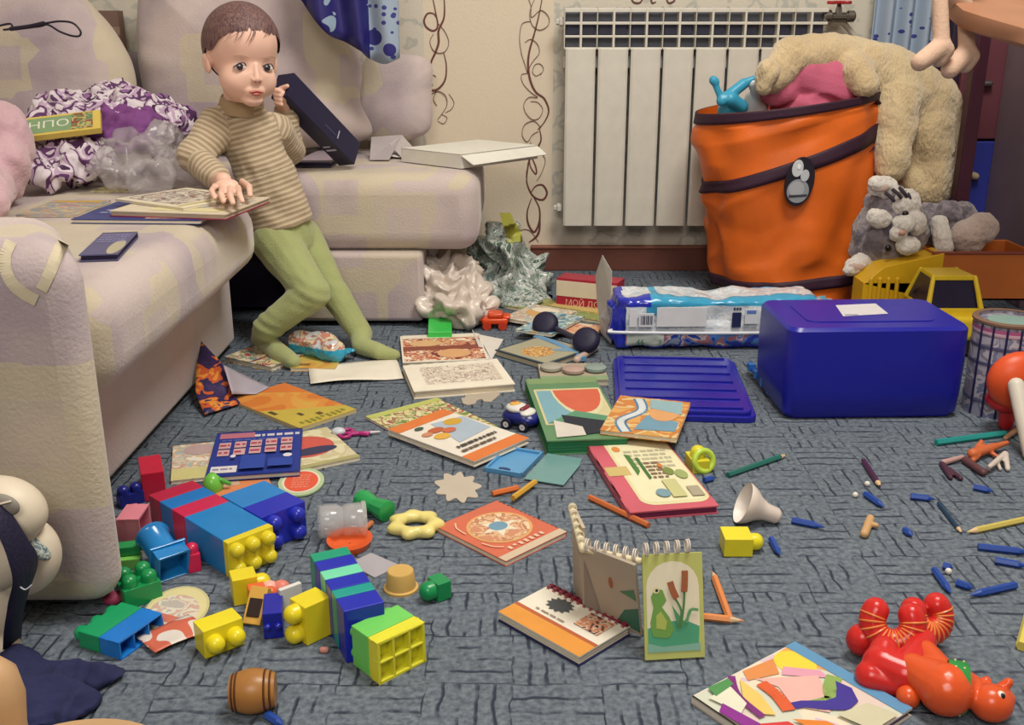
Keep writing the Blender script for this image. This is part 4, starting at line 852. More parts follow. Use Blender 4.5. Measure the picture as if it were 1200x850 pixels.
crs = [((928,610),(967,618),'blue crayon to the right of the white funnel'),((904,632),(914,651),'short blue crayon beside the yellow cube'),((1014,579),(1037,595),'blue crayon with a purple end near the two white beads'),
 ((1067,582),(1096,585),'light blue crayon right of the purple ended crayon'),((1141,571),(1164,576),'short blue crayon below the plasticine figures'),((1060,621),(1069,628),'tiny dark blue crayon stub in the open carpet'),
 ((1146,641),(1210,648),'long blue crayon at the right edge, upper of two'),((1166,657),(1205,664),'blue crayon at the right edge, lower of two'),((1095,668),(1115,696),'blue crayon with a reddish tip slanting down'),
 ((1121,683),(1141,690),'short blue crayon in the middle of the small heap'),((1190,686),(1136,698),'long blue crayon at the right of the small heap'),((1080,716),(1098,715),'blue crayon just behind the red toy'),
 ((1105,663),(1117,666),'tiny blue and brown crayon stub on top of the small heap'),((313,838),(332,850),'blue crayon at the bottom edge right of the barrel'),((825,563),(838,560),'tiny blue crayon stub behind the pink book')]
for a, c, l in crs:
    pencil(l, a, c, CR, r=.0048, name='crayon', cat='crayon', group='blue crayons on the carpet', wood=False)
for i, (x, y) in enumerate([(1002,583),(1016,570),(1111,673)]):
    b = MB(); b.ell((0,0,.004), .0042, C('#e0dcd4',.4)); o = b.build('white_bead', smooth=180); o.location = P(x,y); tag(o, ['white bead, the left of the two near the purple pencil stub','white bead, the right of the two near the purple pencil stub','white bead in the small heap of blue crayons'][i], 'bead', 'white beads')
def lump(name, label, cat, parts, mat, voxel=.0018):
    b = MB()
    for p0, r0, p1, r1 in parts: b.cap(P(*p0), r0, P(*p1), r1, mat)
    o = own_origin(blob(name, b, None, voxel, 2)); return tag(o, label, cat)
lump('plasticine_scrap', 'tan scrap of plasticine lying in the middle of the right carpet', 'plasticine', [((1020,608,.006),.006,(1013,626,.006),.006),((1015,614,.006),.004,(1027,616,.006),.004)], C('#c8a070',.6))
lump('plasticine_scrap', 'tiny pink scrap right of the barrel on the carpet', 'plasticine', [((378,762,.003),.004,(382,762,.003),.004)], C('#c88a80',.6))
lump('toy_animal', 'orange rubber toy animal below the teal pen', 'toy animal', [((1140,532,.012),.009,(1165,524,.012),.007),((1165,524,.012),.006,(1180,519,.014),.004),((1142,530,.012),.005,(1150,518,.02),.004),((1146,534,.01),.005,(1140,540,.004),.004),((1160,530,.008),.004,(1170,536,.004),.003)], C('#c8683c',.5))
lump('toy_animal', 'brown rubber toy animal under the orange one', 'toy animal', [((1132,540,.006),.007,(1152,554,.006),.006),((1150,552,.006),.004,(1158,552,.006),.003)], C('#5c3a40',.5))
lump('toy_animal', 'pale pink and brown toy snake left of the orange animal', 'toy animal', [((1106,542,.006),.005,(1128,536,.006),.004)], C('#b89490',.5))
lump('toy_animal', 'dark brown forked toy piece under the pale pink one', 'toy animal', [((1104,544,.004),.005,(1114,560,.004),.004),((1112,550,.004),.004,(1126,561,.004),.004)], C('#4a2a3c',.5))
lump('toy_animal', 'cream toy animal with bent legs at the right of the orange one', 'toy animal', [((1160,547,.012),.004,(1178,532,.014),.005),((1178,532,.014),.005,(1181,550,.005),.004),((1168,540,.012),.003,(1172,550,.004),.003)], C('#c8bcb4',.5))
lump('toy_animal', 'tan toy tail piece beside the white stick at the right edge', 'toy animal', [((1178,514,.008),.004,(1192,503,.010),.005)], C('#a87c60',.5))
# round watermelon card, round plate card
def disc(L, Wd): return [(L/2 + L/2*math.cos(i*math.pi/16), Wd/2 + Wd/2*math.sin(i*math.pi/16)) for i in range(32)]
def roundcard(label, A, B, Cc, art, rim, z=0):
    fr, L, Wd = FR(A, B, Cc, z); t = MB(); t.prism(disc(L, Wd), 0, .0025, rim); art_on(t, art, L, Wd, .0026); o = t.build('round_card'); o.matrix_world = fr; return tag(o, label, 'card')
roundcard('round watermelon slice card behind the blue end of the big tower', (322,584),(377,584),(322,552), [('e',.5,.5,.42,.42,'#dcd6c0'),('e',.5,.5,.37,.37,'#dc5a40'),('bars',.3,.25,.7,.75,6,'#e08870')], '#b0c49a', z=.002)
roundcard('round cream and yellow card with a printed picture beside the dark green brick', (160,748),(238,748),(160,694), [('e',.5,.5,.46,.46,'#d8cf9a'),('e',.46,.42,.40,.38,busy('plate',['#d8d0bc','#c9a89a','#d8d4c4','#b8b0a8'],50)),('p',[(.2,.3),(.7,.1),(.8,.2),(.3,.42)],'#c87060')], '#c8c090', z=.001)
sheet('striped_paper', 'small white paper with coral stripes left of the yellow two stud brick', 'paper', (182,768),(236,734),(170,744), .004, busy('stripesp',['#dcd4cc','#cc6850','#d8d0c8','#c05a48'],16), curl=.003)
book('orange and pink magazine under the big tower, edge showing behind it', (250,583),(322,576),(236,566), 0, .004, '#d88858', [('r',.0,.5,.5,.98,'#c8a890'),('e',.12,.8,.06,.2,'#3a2c34')], name='magazine', cat='magazine')
b = MB(); b.box((-.011,-.006,0),(.011,.006,.044),C('#d8a84c',.4)); b.box((-.008,-.0075,.008),(.008,-.0055,.030),'#2a1814'); o = b.build('toy_phone', bevel=.0025, seg=3); o.matrix_world = T(*P(296,733)) @ RZ(-12) @ RX(-42); tag(o, 'tiny orange toy phone with a dark screen beside the dark blue brick', 'toy phone')
b = MB(); b.ell((0,0,.008),(.012,.01,.008),C('#a84060',.5)); b.ell((.016,.008,.006),(.008,.006,.006),C('#c87880',.5)); o = b.build('toy_flower', smooth=180); o.location = P(133,708); tag(o, 'small dark pink plastic piece at the sofa arm foot', 'toy')

# ---- red and orange rubber giraffe-like animal, lower right
t = thing('rubber_animal', 'shiny red and orange rubber toy animal with ridged hooves lying on its side', 'toy animal', P(1080,800))
RD = C('#cc2a28', .25); OG = C('#d8562a', .25)
def E_(mb, px, py, z, rx, ry=None, rz=None, mat=RD, rot=None): mb.ell(P(px, py, z), (rx, ry or rx, rz or rx), mat, n=16, rot=rot)
b = MB()
b.cap(P(1032,778,.026),.019,P(1060,790,.024),.019,RD); b.cap(P(1020,792,.017),.016,P(1050,802,.014),.013,RD); b.cap(P(1036,762,.034),.015,P(1032,778,.026),.018,RD); b.cap(P(1082,752,.034),.014,P(1064,782,.028),.016,RD)
local(t, blob('hindquarters', b, None, .002, 4))
b = MB(); b.cap(P(1070,785,.03),.017,P(1108,808,.028),.027,OG); b.cap(P(1108,808,.028),.027,P(1130,806,.022),.018,OG); b.cap(P(1085,765,.034),.013,P(1105,790,.03),.015,OG); b.cap(P(1130,806,.02),.014,P(1158,822,.02),.017,OG)
E_(b,1162,824,.021,.021,.019,.019); E_(b,1178,820,.018,.010); E_(b,1148,824,.016,.011,.008,.012)
b.cap(P(1172,808,.026),.006,P(1182,800,.034),.005,OG); b.cap(P(1150,806,.026),.006,P(1156,798,.032),.005,OG)
local(t, blob('body', b, None, .002, 4))
b = MB(); E_(b,1064,817,.012,.012,mat=OG); local(t, b.build('paw', smooth=180))
YR = C('#e08a48', .3)
for (x, y, z, ang, r) in ((1046,730,.046,-15,.021), (1086,722,.044,20,.018)):
    bb = MB(); M0 = T(*P(x, y, z)) @ RZ(ang) @ RX(62)
    pts = [M0 @ Vector((r*math.cos(R(g)), r*math.sin(R(g)), 0)) for g in range(150, 395, 14)]
    for i in range(len(pts)-1): bb.cap(pts[i], .0145, pts[i+1], .0145, RD)
    ho = local(t, blob('hoof', bb, None, .002, 3))
    rb_ = MB()
    for g in range(165, 380, 17):
        c = Vector((r*math.cos(R(g)), r*math.sin(R(g)), 0)); rd = c.normalized()
        rb_.tube([M0 @ (c + rd*(-.0135*math.cos(R(a))) + Vector((0,0,.0148*math.sin(R(a))))) for a in range(0, 185, 20)], .0011, YR, n=5)
    rr = rb_.build('ridges', smooth=60); rr.data.transform(t.matrix_world.inverted()); rr.parent = ho
b = MB(); E_(b,1010,750,.022,.017,.016,.018); local(t, b.build('tail', smooth=180))
b = MB(); fm = T(*P(1126,800,.030)); 
b.lathe([(.0255,-.010),(.0268,-.006),(.0268,.006),(.0240,.010)], 24, C('#2c8c44', .3), T(*P(1121,806,.026)) @ RZ(-20) @ RY(90), caps=False)
for i in range(12):
    a = R(30*i+10)
    for s in (-.004, .004):
        p = (T(*P(1121,806,.026)) @ RZ(-20) @ RY(90)) @ Vector((.0270*math.cos(a), .0270*math.sin(a), s)); b.ell(p, .0012, C('#d8d8a0',.4), n=6)
local(t, b.build('collar', smooth=60))
ep = P(1172,816,.034)
b = MB(); b.ell(ep, .0052, C('#e4dcd4',.3), n=12); e1 = local(t, b.build('eye', smooth=180))
b = MB(); b.ell(ep+Vector((.0008,-.003,.0024)), .0026, '#181418', n=10); pu = b.build('pupil', smooth=180); pu.data.transform(t.matrix_world.inverted()); pu.parent = e1
# ================================================================= BIG THINGS ON THE RIGHT
# blue storage bin upside down
zt = zup((924,494),(926,386)); fr, L, Wd = FR((922,494),(1146,482),(884,432), 0)
fr, L, Wd = FR((926,386),(1137,381),(895,351), zt); fr.translation.z = 0; BB = C('#1c1f9c', .3, spec=.45)
t = thing('storage_bin', 'large dark blue plastic storage bin standing upside down on the carpet', 'storage bin', mw=fr)
def rrect(L, W, r, ox=0, oy=0, n=6):
    pts = []
    for cx, cy, s in ((L-r, W-r, 0), (r, W-r, 90), (r, r, 180), (L-r, r, 270)):
        for i in range(n+1): g = R(s + 90*i/n); pts.append((cx + r*math.cos(g) + ox, cy + r*math.sin(g) + oy))
    return pts
b = MB(); top = rrect(L, Wd, .022); n = len(top)
rings_ = []
for z, gx in ((zt, -.006), (zt-.006, -.001), (zt*.6, .0), (zt*.3, -.001), (.012, -.003), (.002, -.010)):
    c = Vector((L/2, Wd/2)); rings_.append([(c.x + (p[0]-c.x)*(1+gx/(L/2)), c.y + (p[1]-c.y)*(1+gx/(Wd/2)), z) for p in top])
vs = [p for r_ in rings_ for p in r_]; fs = [list(range(n))] + [(i+k*n, (i+1)%n+k*n, (i+1)%n+(k+1)*n, i+(k+1)*n) for k in range(5) for i in range(n)]
b.add(vs, fs, BB); b.build('body', t, smooth=35)
b = MB(); b.prism([(q[0]*1, q[1]) for q in rrect(L*.72, Wd*.62, .02, L*.14, Wd*.2)], zt, zt+.0015, BB); b.build('base_panel', t, bevel=.001)
lab = fr.inverted() @ P(988,372,zt), fr.inverted() @ P(1041,369,zt), fr.inverted() @ P(1026,357,zt), fr.inverted() @ P(979,359,zt)
b = MB(); b.poly([(p.x, p.y, zt+.002) for p in lab], '#cfcdd2'); b.poly([(lab[0].x+.006, lab[0].y+.006, zt+.0023),(lab[0].x+.03, lab[0].y+.006, zt+.0023),(lab[0].x+.03, lab[0].y+.012, zt+.0023),(lab[0].x+.006, lab[0].y+.012, zt+.0023)], '#8a88a8'); b.build('label', t)
b = MB(); h0, h1 = P(879,428,.02), P(916,474,.012); b.cap(h0, .007, h1, .008, C('#1f58b8', .25)); 
for i in range(5): c_ = h0.lerp(h1, .1+.2*i); b.box((c_.x-.009,c_.y-.006,c_.z-.004),(c_.x+.004,c_.y+.006,c_.z+.010),C('#2c7ad0', .25))
local(t, b.build('latch_handle', smooth=50))
# its lid, leaning flat on the carpet
fr, L, Wd = FR((722,480),(889,486),(714,414), .02); fr.translation.z = 0
t = thing('bin_lid', 'dark blue ribbed lid of the storage bin lying flat in front of the nappy pack', 'lid', mw=fr)
LB = C('#1e209a', .22, spec=.5)
b = MB(); b.prism(rrect(L, Wd, .018), 0, .012, LB); b.prism(rrect(L-.016, Wd-.016, .014, .008, .008), .012, .019, LB); b.build('panel', t, bevel=.002)
for i in range(7):
    b = MB(); y = .022 + i*(Wd-.044)/6; b.box((.02, y-.0022, .019), (L-.022, y+.0022, .0225), LB); b.build('rib', t, bevel=.001)
# nappy pack
A, Bq, Cq = P(716,412), P(930,410), P(728,360); zt = .145
fr = frame(A, (Bq-A).normalized(), Vector((-(Bq-A).normalized().y, (Bq-A).normalized().x, 0)), Vector((0,0,1))); L = (Bq-A).length + .06; D = .125; Hh = zup((740,412),(740,347))
t = thing('nappy_pack', 'shiny blue and white plastic pack of nappies lying on its side behind the lid', 'nappy pack', mw=fr)
b = MB(); b.box((.012,.010,.004), (L-.012, D-.01, Hh-.008), '#2430b0'); b.box((.03,.0,.012),(L-.03,D,Hh-.014),'#2430b0'); b.box((.0,.02,.02),(L,D-.02,Hh-.03),'#2430b0')
def wr(v, n):
    s = noise.noise(v*22)*.006 + noise.noise(v*60)*.0022 - .010*math.exp(-((v.x-.5*L)/.03)**2)*(1 if v.z > Hh*.5 else 0)
    return v + n*s
o = blob('wrap', b, t, .005, 6, wr, C('#2430b0', .18, spec=.7))
SH = dict(rough=.2)
mats = [C('#2430b0', .18, spec=.7), busy('packwhite', ['#d2d6da','#c2ccd6','#d8dadc','#b4c4d2'], 40, .2), C('#3e9cc4', .2), C('#dcdfe4', .2), busy('packphoto', ['#2a3aa0','#4a7ac0','#a06a7a','#c8b4b4','#2e48a8','#8a98b8'], 24, .2), C('#ccd6cc', .25)]
def pf(c):
    x, z, top_ = c.x, c.z/Hh, c.y > .018 and c.z > Hh*.85
    if x < .030: return 0
    if c.z > Hh*.80:
        if c.y > .03: return 1 if (x < .09 or x > .10) and c.y < D*.85 else 2
        return 2 if x > .08 else 0
    if z > .40: return 1 if not (.70*L < x < .76*L) and not (.07 < x < .10 and z > .62) else 2
    if z > .30: return 3
    if z > .08: return 5 if .035 < x < .11 else 4
    return 0
paint(o, pf, mats[1:])
b = MB()   # printed panels: bar code, small blocks, size marks
def fp(x0, x1, z0, z1, m, k=0): b.box((x0, -.0085-k*.0005, z0*Hh), (x1, -.0055, z1*Hh), m)
fp(.036,.052,.46,.78,'#d8dade'); fp(.056,.088,.46,.70,'#d4d6da')
for i in range(9): fp(.060+i*.0028,.0612+i*.0028+.0006*(i%3),.50,.66,'#4a4e62',1)
fp(.094,.20,.46,.80,'#d6d8dc'); fp(.255,.274,.44,.70,'#1c2450'); fp(.282,.31,.5,.76,'#cfd4dc'); fp(.285,.305,.68,.74,'#5a7ac0',1)
for i in range(3): fp(.257+i*.006,.261+i*.006,.74,.79,'#3c4460')
b.build('printed_panel', t)
b = MB(); b.text('46', C('#2c5a44',.4), T(.060,-.0125,.19*Hh)@RX(90), .018); b.text('7', C('#2c5a44',.4), T(.102,-.0125,.18*Hh)@RX(90), .014); b.build('size_mark', t)
b = MB(); b.tube(crom([(.0,-.004,.40*Hh),(.01,-.010,.37*Hh),(L*.5,-.010,.34*Hh),(L-.02,-.009,.34*Hh)],6), .0035, C('#d4d8e2',.2), n=8); b.build('seam', t, smooth=60)
b = MB(); b.box((L-.03,.03,Hh*.55),(L+.03,D-.03,Hh*.8),'#888888'); o = blob('end_flap', b, t, .004, 6, lambda v, n: v + n*(noise.noise(v*35)*.008), busy('flap', ['#c87a7a','#c8b0b8','#4a9ab8','#c2c8d0','#2c88a8'], 14, .2))
# red and cream carton
fr, L, Wd = FR((652,360),(706,372),(654,345), 0); Hc = .075
t = thing('carton', 'red and cream carton with white lettering, lying before the skirting board', 'carton', mw=fr)
b = MB(); RC = C('#a8243c', .4); b.box((0,0,0),(L+.02,.06,Hc),RC); b.box((-.0006,-.0008,Hc*.40),(L+.02,.0,Hc*.92),C('#dccfb8',.45)); b.build('box', t, bevel=.002)
b = MB(); b.text('МОЙ ДОМ', C('#e8b49a',.5), T((L+.02)*.50,-.0016,Hc*.20)@RX(90), .021); b.build('lettering', t)
# bent pale paper standing next to the pack
b = MB(); b.poly([P(704,396,.0)+Vector((0,0,.012)), P(716,404,0)+Vector((0,0,.002)), Wp(721,376,2.12), Wp(716,352,2.17), Wp(702,372,2.2)], '#b9b9bc'); b.poly([Wp(706,392,2.19), Wp(716,352,2.17), Wp(717,318,2.18), Wp(706,299,2.22), Wp(698,322,2.25), Wp(700,358,2.23)], '#bfbcb8')
o = own_origin(b.build('bent_paper', solid=.001)); tag(o, 'bent grey white paper standing up at the left end of the nappy pack', 'paper')

# ---------------------------------------------------------------- orange toy basket
YC = 2.60; RYB = .17
rr_ = [((850,345),(1002,345)),((836,330),(1012,310)),((832,300),(1016,285)),((828,262),(1024,250)),((824,236),(1030,180)),((826,216),(1031,138)),((816,195),(1028,126)),((812,170),(1026,118)),((815,150),(1027,116)),((818,132),(1028,104))]
rings_ = []
for (l, r) in rr_:
    a_, c_ = Wp(*l, YC), Wp(*r, YC); rings_.append((a_, c_))
rings_[0] = (Vector((rings_[0][0].x, YC, .004)), Vector((rings_[0][1].x, YC, .004)))
def bag(u, v, off=0):
    k = v*(len(rings_)-1); i = min(len(rings_)-2, int(k)); f = k-i; f = f*f*(3-2*f)*.4 + f*.6
    a_ = rings_[i][0].lerp(rings_[i+1][0], f); c_ = rings_[i][1].lerp(rings_[i+1][1], f); m_ = (a_+c_)/2; h = (c_-a_)/2
    g = 2*math.pi*u; sag = noise.noise(Vector((math.cos(g)*2.2, math.sin(g)*2.2, v*5)))*.020*(1 if .05 < v < .9 else .15) + abs(noise.noise(Vector((math.cos(g)*3, v*9, math.sin(g)*3))))*-.016*(1 if .05 < v < .5 else 0)
    e = 1 + off/.2 + sag/.2
    p = m_ + h*(math.cos(g)*e) + Vector((0, math.sin(g)*RYB*e, 0))
    return p
OGF = C('#e06a20', .42, bump=.15, bs=300, vary=.14)
t = thing('toy_basket', 'orange pop-up toy basket with dark bands and a round eyed badge, full of soft toys', 'toy basket', (Wp(925,345,YC).x, YC, 0))
b = MB(); b.grid(lambda u, v: bag(u, v), 72, 54, OGF); local(t, b.build('fabric', smooth=180))
TR = C('#33162c', .6, bump=.2, bs=300)
def band(v0, v1, off=.0035):
    b = MB(); b.grid(lambda u, v: bag(u, v0+(v1-v0)*v, off), 72, 4, TR); return local(t, b.build('band', smooth=180, solid=.004))
band(.925, 1.0); band(5/9-.045, 5/9+.030); band(1/9-.02, 1/9+.04)
b = MB()
pr = Wp(1027,125,YC-.06); b.tube(crom([Wp(1008,112,YC-.12), Wp(1026,118,YC-.08), Wp(1034,140,YC-.05), Wp(1028,165,YC-.07), Wp(1014,178,YC-.1)], 6), .012, TR, n=8, flat=.004); local(t, b.build('handle', smooth=60))
pc = Wp(937,213, YC-RYB-.012); 
t2 = MB(); M0 = T(*pc) @ RX(90) @ RZ(-8); ov = lambda cx, cy, rx, ry, z0, z1, m: t2.prism([(cx+rx*math.cos(i*math.pi/14), cy+ry*math.sin(i*math.pi/14)) for i in range(28)], z0, z1, m, M0)
ov(0,0,.034,.058,-.004,.002,'#1a1624'); ov(-.012,.030,.013,.020,.002,.004,'#c4c8cc'); ov(.008,.016,.010,.014,.004,.005,'#b8bcc4'); ov(.0,-.022,.026,.028,.002,.0035,'#8c9098'); ov(-.004,-.018,.018,.018,.0035,.0042,'#a4a8ae'); ov(-.010,.034,.004,.006,.004,.0055,'#e6e8ea')
t2.poly([(-.02,-.034,.0045),(.024,-.026,.0045),(.022,-.031,.0045),(-.018,-.040,.0045)], '#3a3a44', M0); local(t, t2.build('badge', bevel=.001))
# things in the basket
b = MB(); z_ = -.02
for p0, r0, p1, r1 in [((915,100),.05,(945,75),.03),((945,78),.03,(965,70),.02),((945,90),.05,(985,100),.05),((960,72),.02,(950,66),.012),((975,85),.035,(990,105),.04)]: b.cap(Wp(*p0,2.53), r0, Wp(*p1,2.53), r1, '#c85a7c')
b.cap(Wp(945,130,2.57), .09, Wp(935,160,2.58), .08, '#c85a7c')
o = own_origin(blob('pink_cloth', b, None, .005, 3, lambda v, n: v + n*(abs(noise.noise(v*14))*-.02+.006), C('#c4627e', .85, bump=.3, vary=.12))); tag(o, 'bunched pink cloth sticking up out of the orange basket', 'cloth')
b = MB(); bl = C('#3a9cc0', .35)
b.cap(Wp(838,98,2.50),.008,Wp(846,118,2.50),.008,bl); b.cap(Wp(846,118,2.50),.014,Wp(872,98,2.52),.013,bl); b.cap(Wp(872,98,2.52),.012,Wp(884,92,2.52),.008,bl); b.cap(Wp(856,116,2.50),.016,Wp(868,125,2.52),.018,bl); b.cap(Wp(836,94,2.50),.011,Wp(838,96,2.50),.011,bl); b.cap(Wp(855,130,2.54),.03,Wp(860,190,2.56),.03,bl)
o = own_origin(blob('blue_toy', b, None, .0035, 2)); tag(o, 'light blue plastic toy poking out at the left of the orange basket', 'toy')
b = MB(); b.cap(Wp(882,98,2.52),.012,Wp(888,112,2.54),.014,C('#ccd4d8',.4)); b.cap(Wp(886,118,2.56),.03,Wp(886,170,2.58),.03,C('#ccd4d8',.4)); o = own_origin(blob('white_toy', b, None, .0035, 2)); tag(o, 'whitish toy between the blue toy and the beige plush in the basket', 'toy')
b = MB()
for i in range(7): a_ = R(i*51); b.cap(Wp(1012,106,2.50), .006, Wp(1012,106,2.50)+Vector((.03*math.cos(a_), .01, .022*math.sin(a_))), .004, '#c83a28')
b.cap(Wp(1012,106,2.50),.012,Wp(1005,125,2.54),.02,'#c83a28')
o = own_origin(blob('red_pompom', b, None, .003, 1, None, C('#c83a28',.7))); tag(o, 'small red tuft at the right rim of the orange basket', 'pompom')

# fur helpers
def fur_mat(name, cols, scale=9):
    m = busy(name, cols, scale, .95, 3, bump=0); nt = m.node_tree; b_ = nt.nodes['Principled BSDF']
    tc = N(nt,'ShaderNodeTexCoord'); nz = N(nt,'ShaderNodeTexNoise'); nz.inputs['Scale'].default_value = 120; nz.inputs['Detail'].default_value = 4
    mp = N(nt,'ShaderNodeMapping'); mp.inputs['Scale'].default_value = (1.6,1.6,.6); nt.links.new(tc.outputs['Object'], mp.inputs[0]); nt.links.new(mp.outputs[0], nz.inputs['Vector'])
    bp = N(nt,'ShaderNodeBump'); bp.inputs['Strength'].default_value = .8; bp.inputs['Distance'].default_value = .008
    nt.links.new(nz.outputs['Fac'], bp.inputs['Height']); nt.links.new(bp.outputs[0], b_.inputs['Normal']); b_.inputs['Sheen Weight'].default_value = .5
    for n in nt.nodes:
        if n.type == 'VALTORGB': n.color_ramp.interpolation = 'LINEAR'
    return m
def furry(a1=.006, s1=30, a2=.003, s2=110):
    return lambda v, n: v + n*(noise.noise(v*s1)*a1 + noise.noise(v*s2)*a2)
BG = fur_mat('beige_fur', ['#b49a70','#c8b088','#d2bc94'])
t = thing('plush_dog', 'big beige plush animal flopped over the orange basket with hanging legs', 'plush toy', (Wp(1085,230,2.62).x, 2.62, 0.25))
b = MB(); YB_ = 2.60
for p0, r0, p1, r1, y0, y1 in [((905,92),.040,(925,68),.048,2.50,2.52),((925,68),.05,(975,66),.055,2.52,2.56),((975,66),.055,(1040,88),.075,2.56,2.60),((1040,88),.075,(1080,128),.095,2.60,2.63),((1080,128),.098,(1096,180),.062,2.63,2.61),((1096,180),.062,(1092,215),.055,2.61,2.58),((1065,120),.07,(1072,190),.06,2.62,2.60),
    ((1005,85),.045,(1012,98),.035,2.50,2.48),((1050,115),.065,(1046,188),.042,2.56,2.50),((1046,188),.042,(1044,196),.040,2.50,2.50),((1090,150),.06,(1092,222),.045,2.58,2.56),((1070,215),.04,(1092,225),.045,2.56,2.56),((1060,180),.05,(1075,215),.04,2.60,2.58)]:
    b.cap(Wp(*p0,y0), r0, Wp(*p1,y1), r1, '#c0a880')
local(t, blob('body', b, None, .007, 5, furry(.006, 22, .003, 90), BG))
b = MB(); b.cap(Wp(900,84,2.46),.028,Wp(896,100,2.46),.022,'#c0a880'); local(t, blob('muzzle', b, None, .005, 3, furry(), BG))
# ---- grey tabby plush
GF = fur_mat('grey_fur', ['#3e3644','#6c6470','#8c848c'], 34); WF = fur_mat('white_fur', ['#c8bcb8','#dcd4ce','#e4ded6'], 12); PF = fur_mat('paw_fur', ['#b09c98','#c2aea8','#cdbab2'], 12)
t = thing('plush_cat', 'grey striped plush cat with a white muzzle lying on its side by the basket', 'plush toy', (Wp(1045,300,2.34).x, 2.34, .05))
def cz(px, py, y): return Wp(px, py, y)
b = MB(); b.ell(cz(1043,272,2.34), (.082,.075,.092), GF, n=20, rot=RY(25)); b.ell(cz(1022,292,2.35), (.05,.055,.05), GF); b.ell(cz(1040,240,2.35), (.05,.06,.05), GF)
hd = local(t, blob('head', b, None, .004, 4, furry(.005, 40, .003, 120), GF))
iv = t.matrix_world.inverted()
def cat_f(c):
    p = t.matrix_world @ c; u = project(p)
    return u
def project(p):
    v = p - Vector((0,0,CAM_H)); dep = v.y*_c - v.z*_s; up_ = v.y*_s + v.z*_c
    return (600+F_PX*v.x/dep, 425-F_PX*up_/dep)
b = MB(); b.ell(cz(1030,256,2.268), (.030,.018,.022), WF, rot=RY(20)); b.ell(cz(1062,240,2.30), (.034,.03,.036), WF); b.ell(cz(1072,262,2.28),(.026,.024,.03),WF); local(t, blob('face_patch', b, None, .003, 4, furry(.003, 50, .002, 120), WF))
b = MB(); b.ell(cz(1060,262,2.250), (.026,.026,.021), WF); b.ell(cz(1064,288,2.250), (.026,.026,.021), WF); b.ell(cz(1052,274,2.248), (.018,.02,.018), WF); local(t, blob('muzzle', b, None, .003, 4, furry(.003, 50, .002, 120), WF))
b = MB(); b.ell(cz(1057,273,2.224), (.008,.005,.006), C('#c89888',.5)); local(t, b.build('nose', smooth=180))
for (x, y) in ((1061,251),(1041,291)):
    b = MB(); b.ell(cz(x,y,2.252), (.0075,.006,.0075), C('#14101a',.1)); local(t, b.build('eye', smooth=180))
for (x0,y0,x1,y1,in_) in ((1040,222,1026,214,1),(1012,306,996,316,1)):
    b = MB(); b.cap(cz(x0,y0,2.32),.026,cz(x1,y1,2.30),.016,WF); b.ell(cz((x0+x1)/2,(y0+y1)/2,2.31),(.032,.012,.022),WF,rot=RY(-15)); e_ = local(t, blob('ear', b, None, .003, 3, furry(.003,50,.002,120), WF if x0 > 1020 else WF))
    q = MB(); q.ell(cz((x0+x1)/2-1,(y0+y1)/2+2,2.292),(.020,.006,.010),C('#c4aca4',.9,bump=.4)); qi = q.build('inner_ear', smooth=180); qi.data.transform(iv); qi.parent = e_
b = MB(); b.ell(cz(1024,312,2.30),(.02,.02,.014),WF,rot=RY(-30)); b.ell(cz(1050,308,2.33),(.035,.03,.022),WF); local(t, blob('cheek_fur', b, None, .003, 3, furry(.004,50,.002,120), WF))
for (pa, pb) in (((1038,226),(1048,236)),((1046,222),(1056,232)),((1054,220),(1063,231)),((1062,224),(1068,238))):
    b = MB(); y_ = 2.29; b.tube(crom([cz(*pa,y_), cz((pa[0]+pb[0])/2+1,(pa[1]+pb[1])/2,y_-.012), cz(*pb,y_-.012)],5), .004, C('#3c3440',.9), n=7); local(t, b.build('stripe', smooth=180))
b = MB(); b.cap(cz(1085,262,2.40),.05,cz(1115,268,2.38),.052,GF); b.cap(cz(1110,250,2.36),.03,cz(1132,252,2.36),.028,GF); local(t, blob('body', b, None, .004, 4, furry(.005,40,.003,120), GF))
b = MB(); b.cap(cz(1130,276,2.32),.033,cz(1150,268,2.32),.038,PF); b.cap(cz(1128,284,2.32),.026,cz(1140,284,2.32),.026,PF); local(t, blob('paw', b, None, .004, 4, furry(.004,40,.002,120), PF))
b = MB(); b.cap(cz(1100,262,2.32),.020,cz(1106,290,2.30),.022,WF); local(t, blob('foreleg', b, None, .004, 3, furry(.003,50,.002,120), WF))

# ---------------------------------------------------------------- toy dump truck
YT = C('#dcae24', .35); YT2 = C('#e2c22c', .3)
t = thing('dump_truck', 'yellow toy dump truck with a faded orange tipper behind the blue bin', 'toy truck', P(1150,415))
o0 = t.location.copy(); Y0 = o0.y
def lw(px, py, Y): return Wp(px, py, Y) - o0
cx = lw(1168,335,Y0).x
b = MB()   # cab with pillars and window openings
x0, x1 = lw(1128,0,Y0).x, lw(1200,0,Y0).x; zr = lw(1165,328,Y0).z; zw = lw(1165,362,Y0).z; zh = lw(1130,380,Y0).z
top = [(x0+.022, .02), (x1-.008, .02), (x1-.014, .10), (x0+.026, .10)]; bot = [(x0+.010, 0), (x1+.004, 0), (x1+.004, .12), (x0+.010, .12)]
def slab(z0, z1, f0, f1, m=YT2):
    q0 = [Vector(bot[i]).lerp(Vector(top[i]), f0) for i in range(4)]; q1 = [Vector(bot[i]).lerp(Vector(top[i]), f1) for i in range(4)]
    vs = [(p.x,p.y,z0) for p in q0]+[(p.x,p.y,z1) for p in q1]; b.add(vs, [(3,2,1,0),(4,5,6,7)]+[(i,(i+1)%4,4+(i+1)%4,4+i) for i in range(4)], m)
slab(zr-.006, zr+.004, .95, 1); slab(.03, zw, -.02, 0)
for i in range(4):
    p0 = Vector((*bot[i], zw)); p1 = Vector((*top[i], zr)); b.cap(p0, .006, p1, .005, YT2, 8)
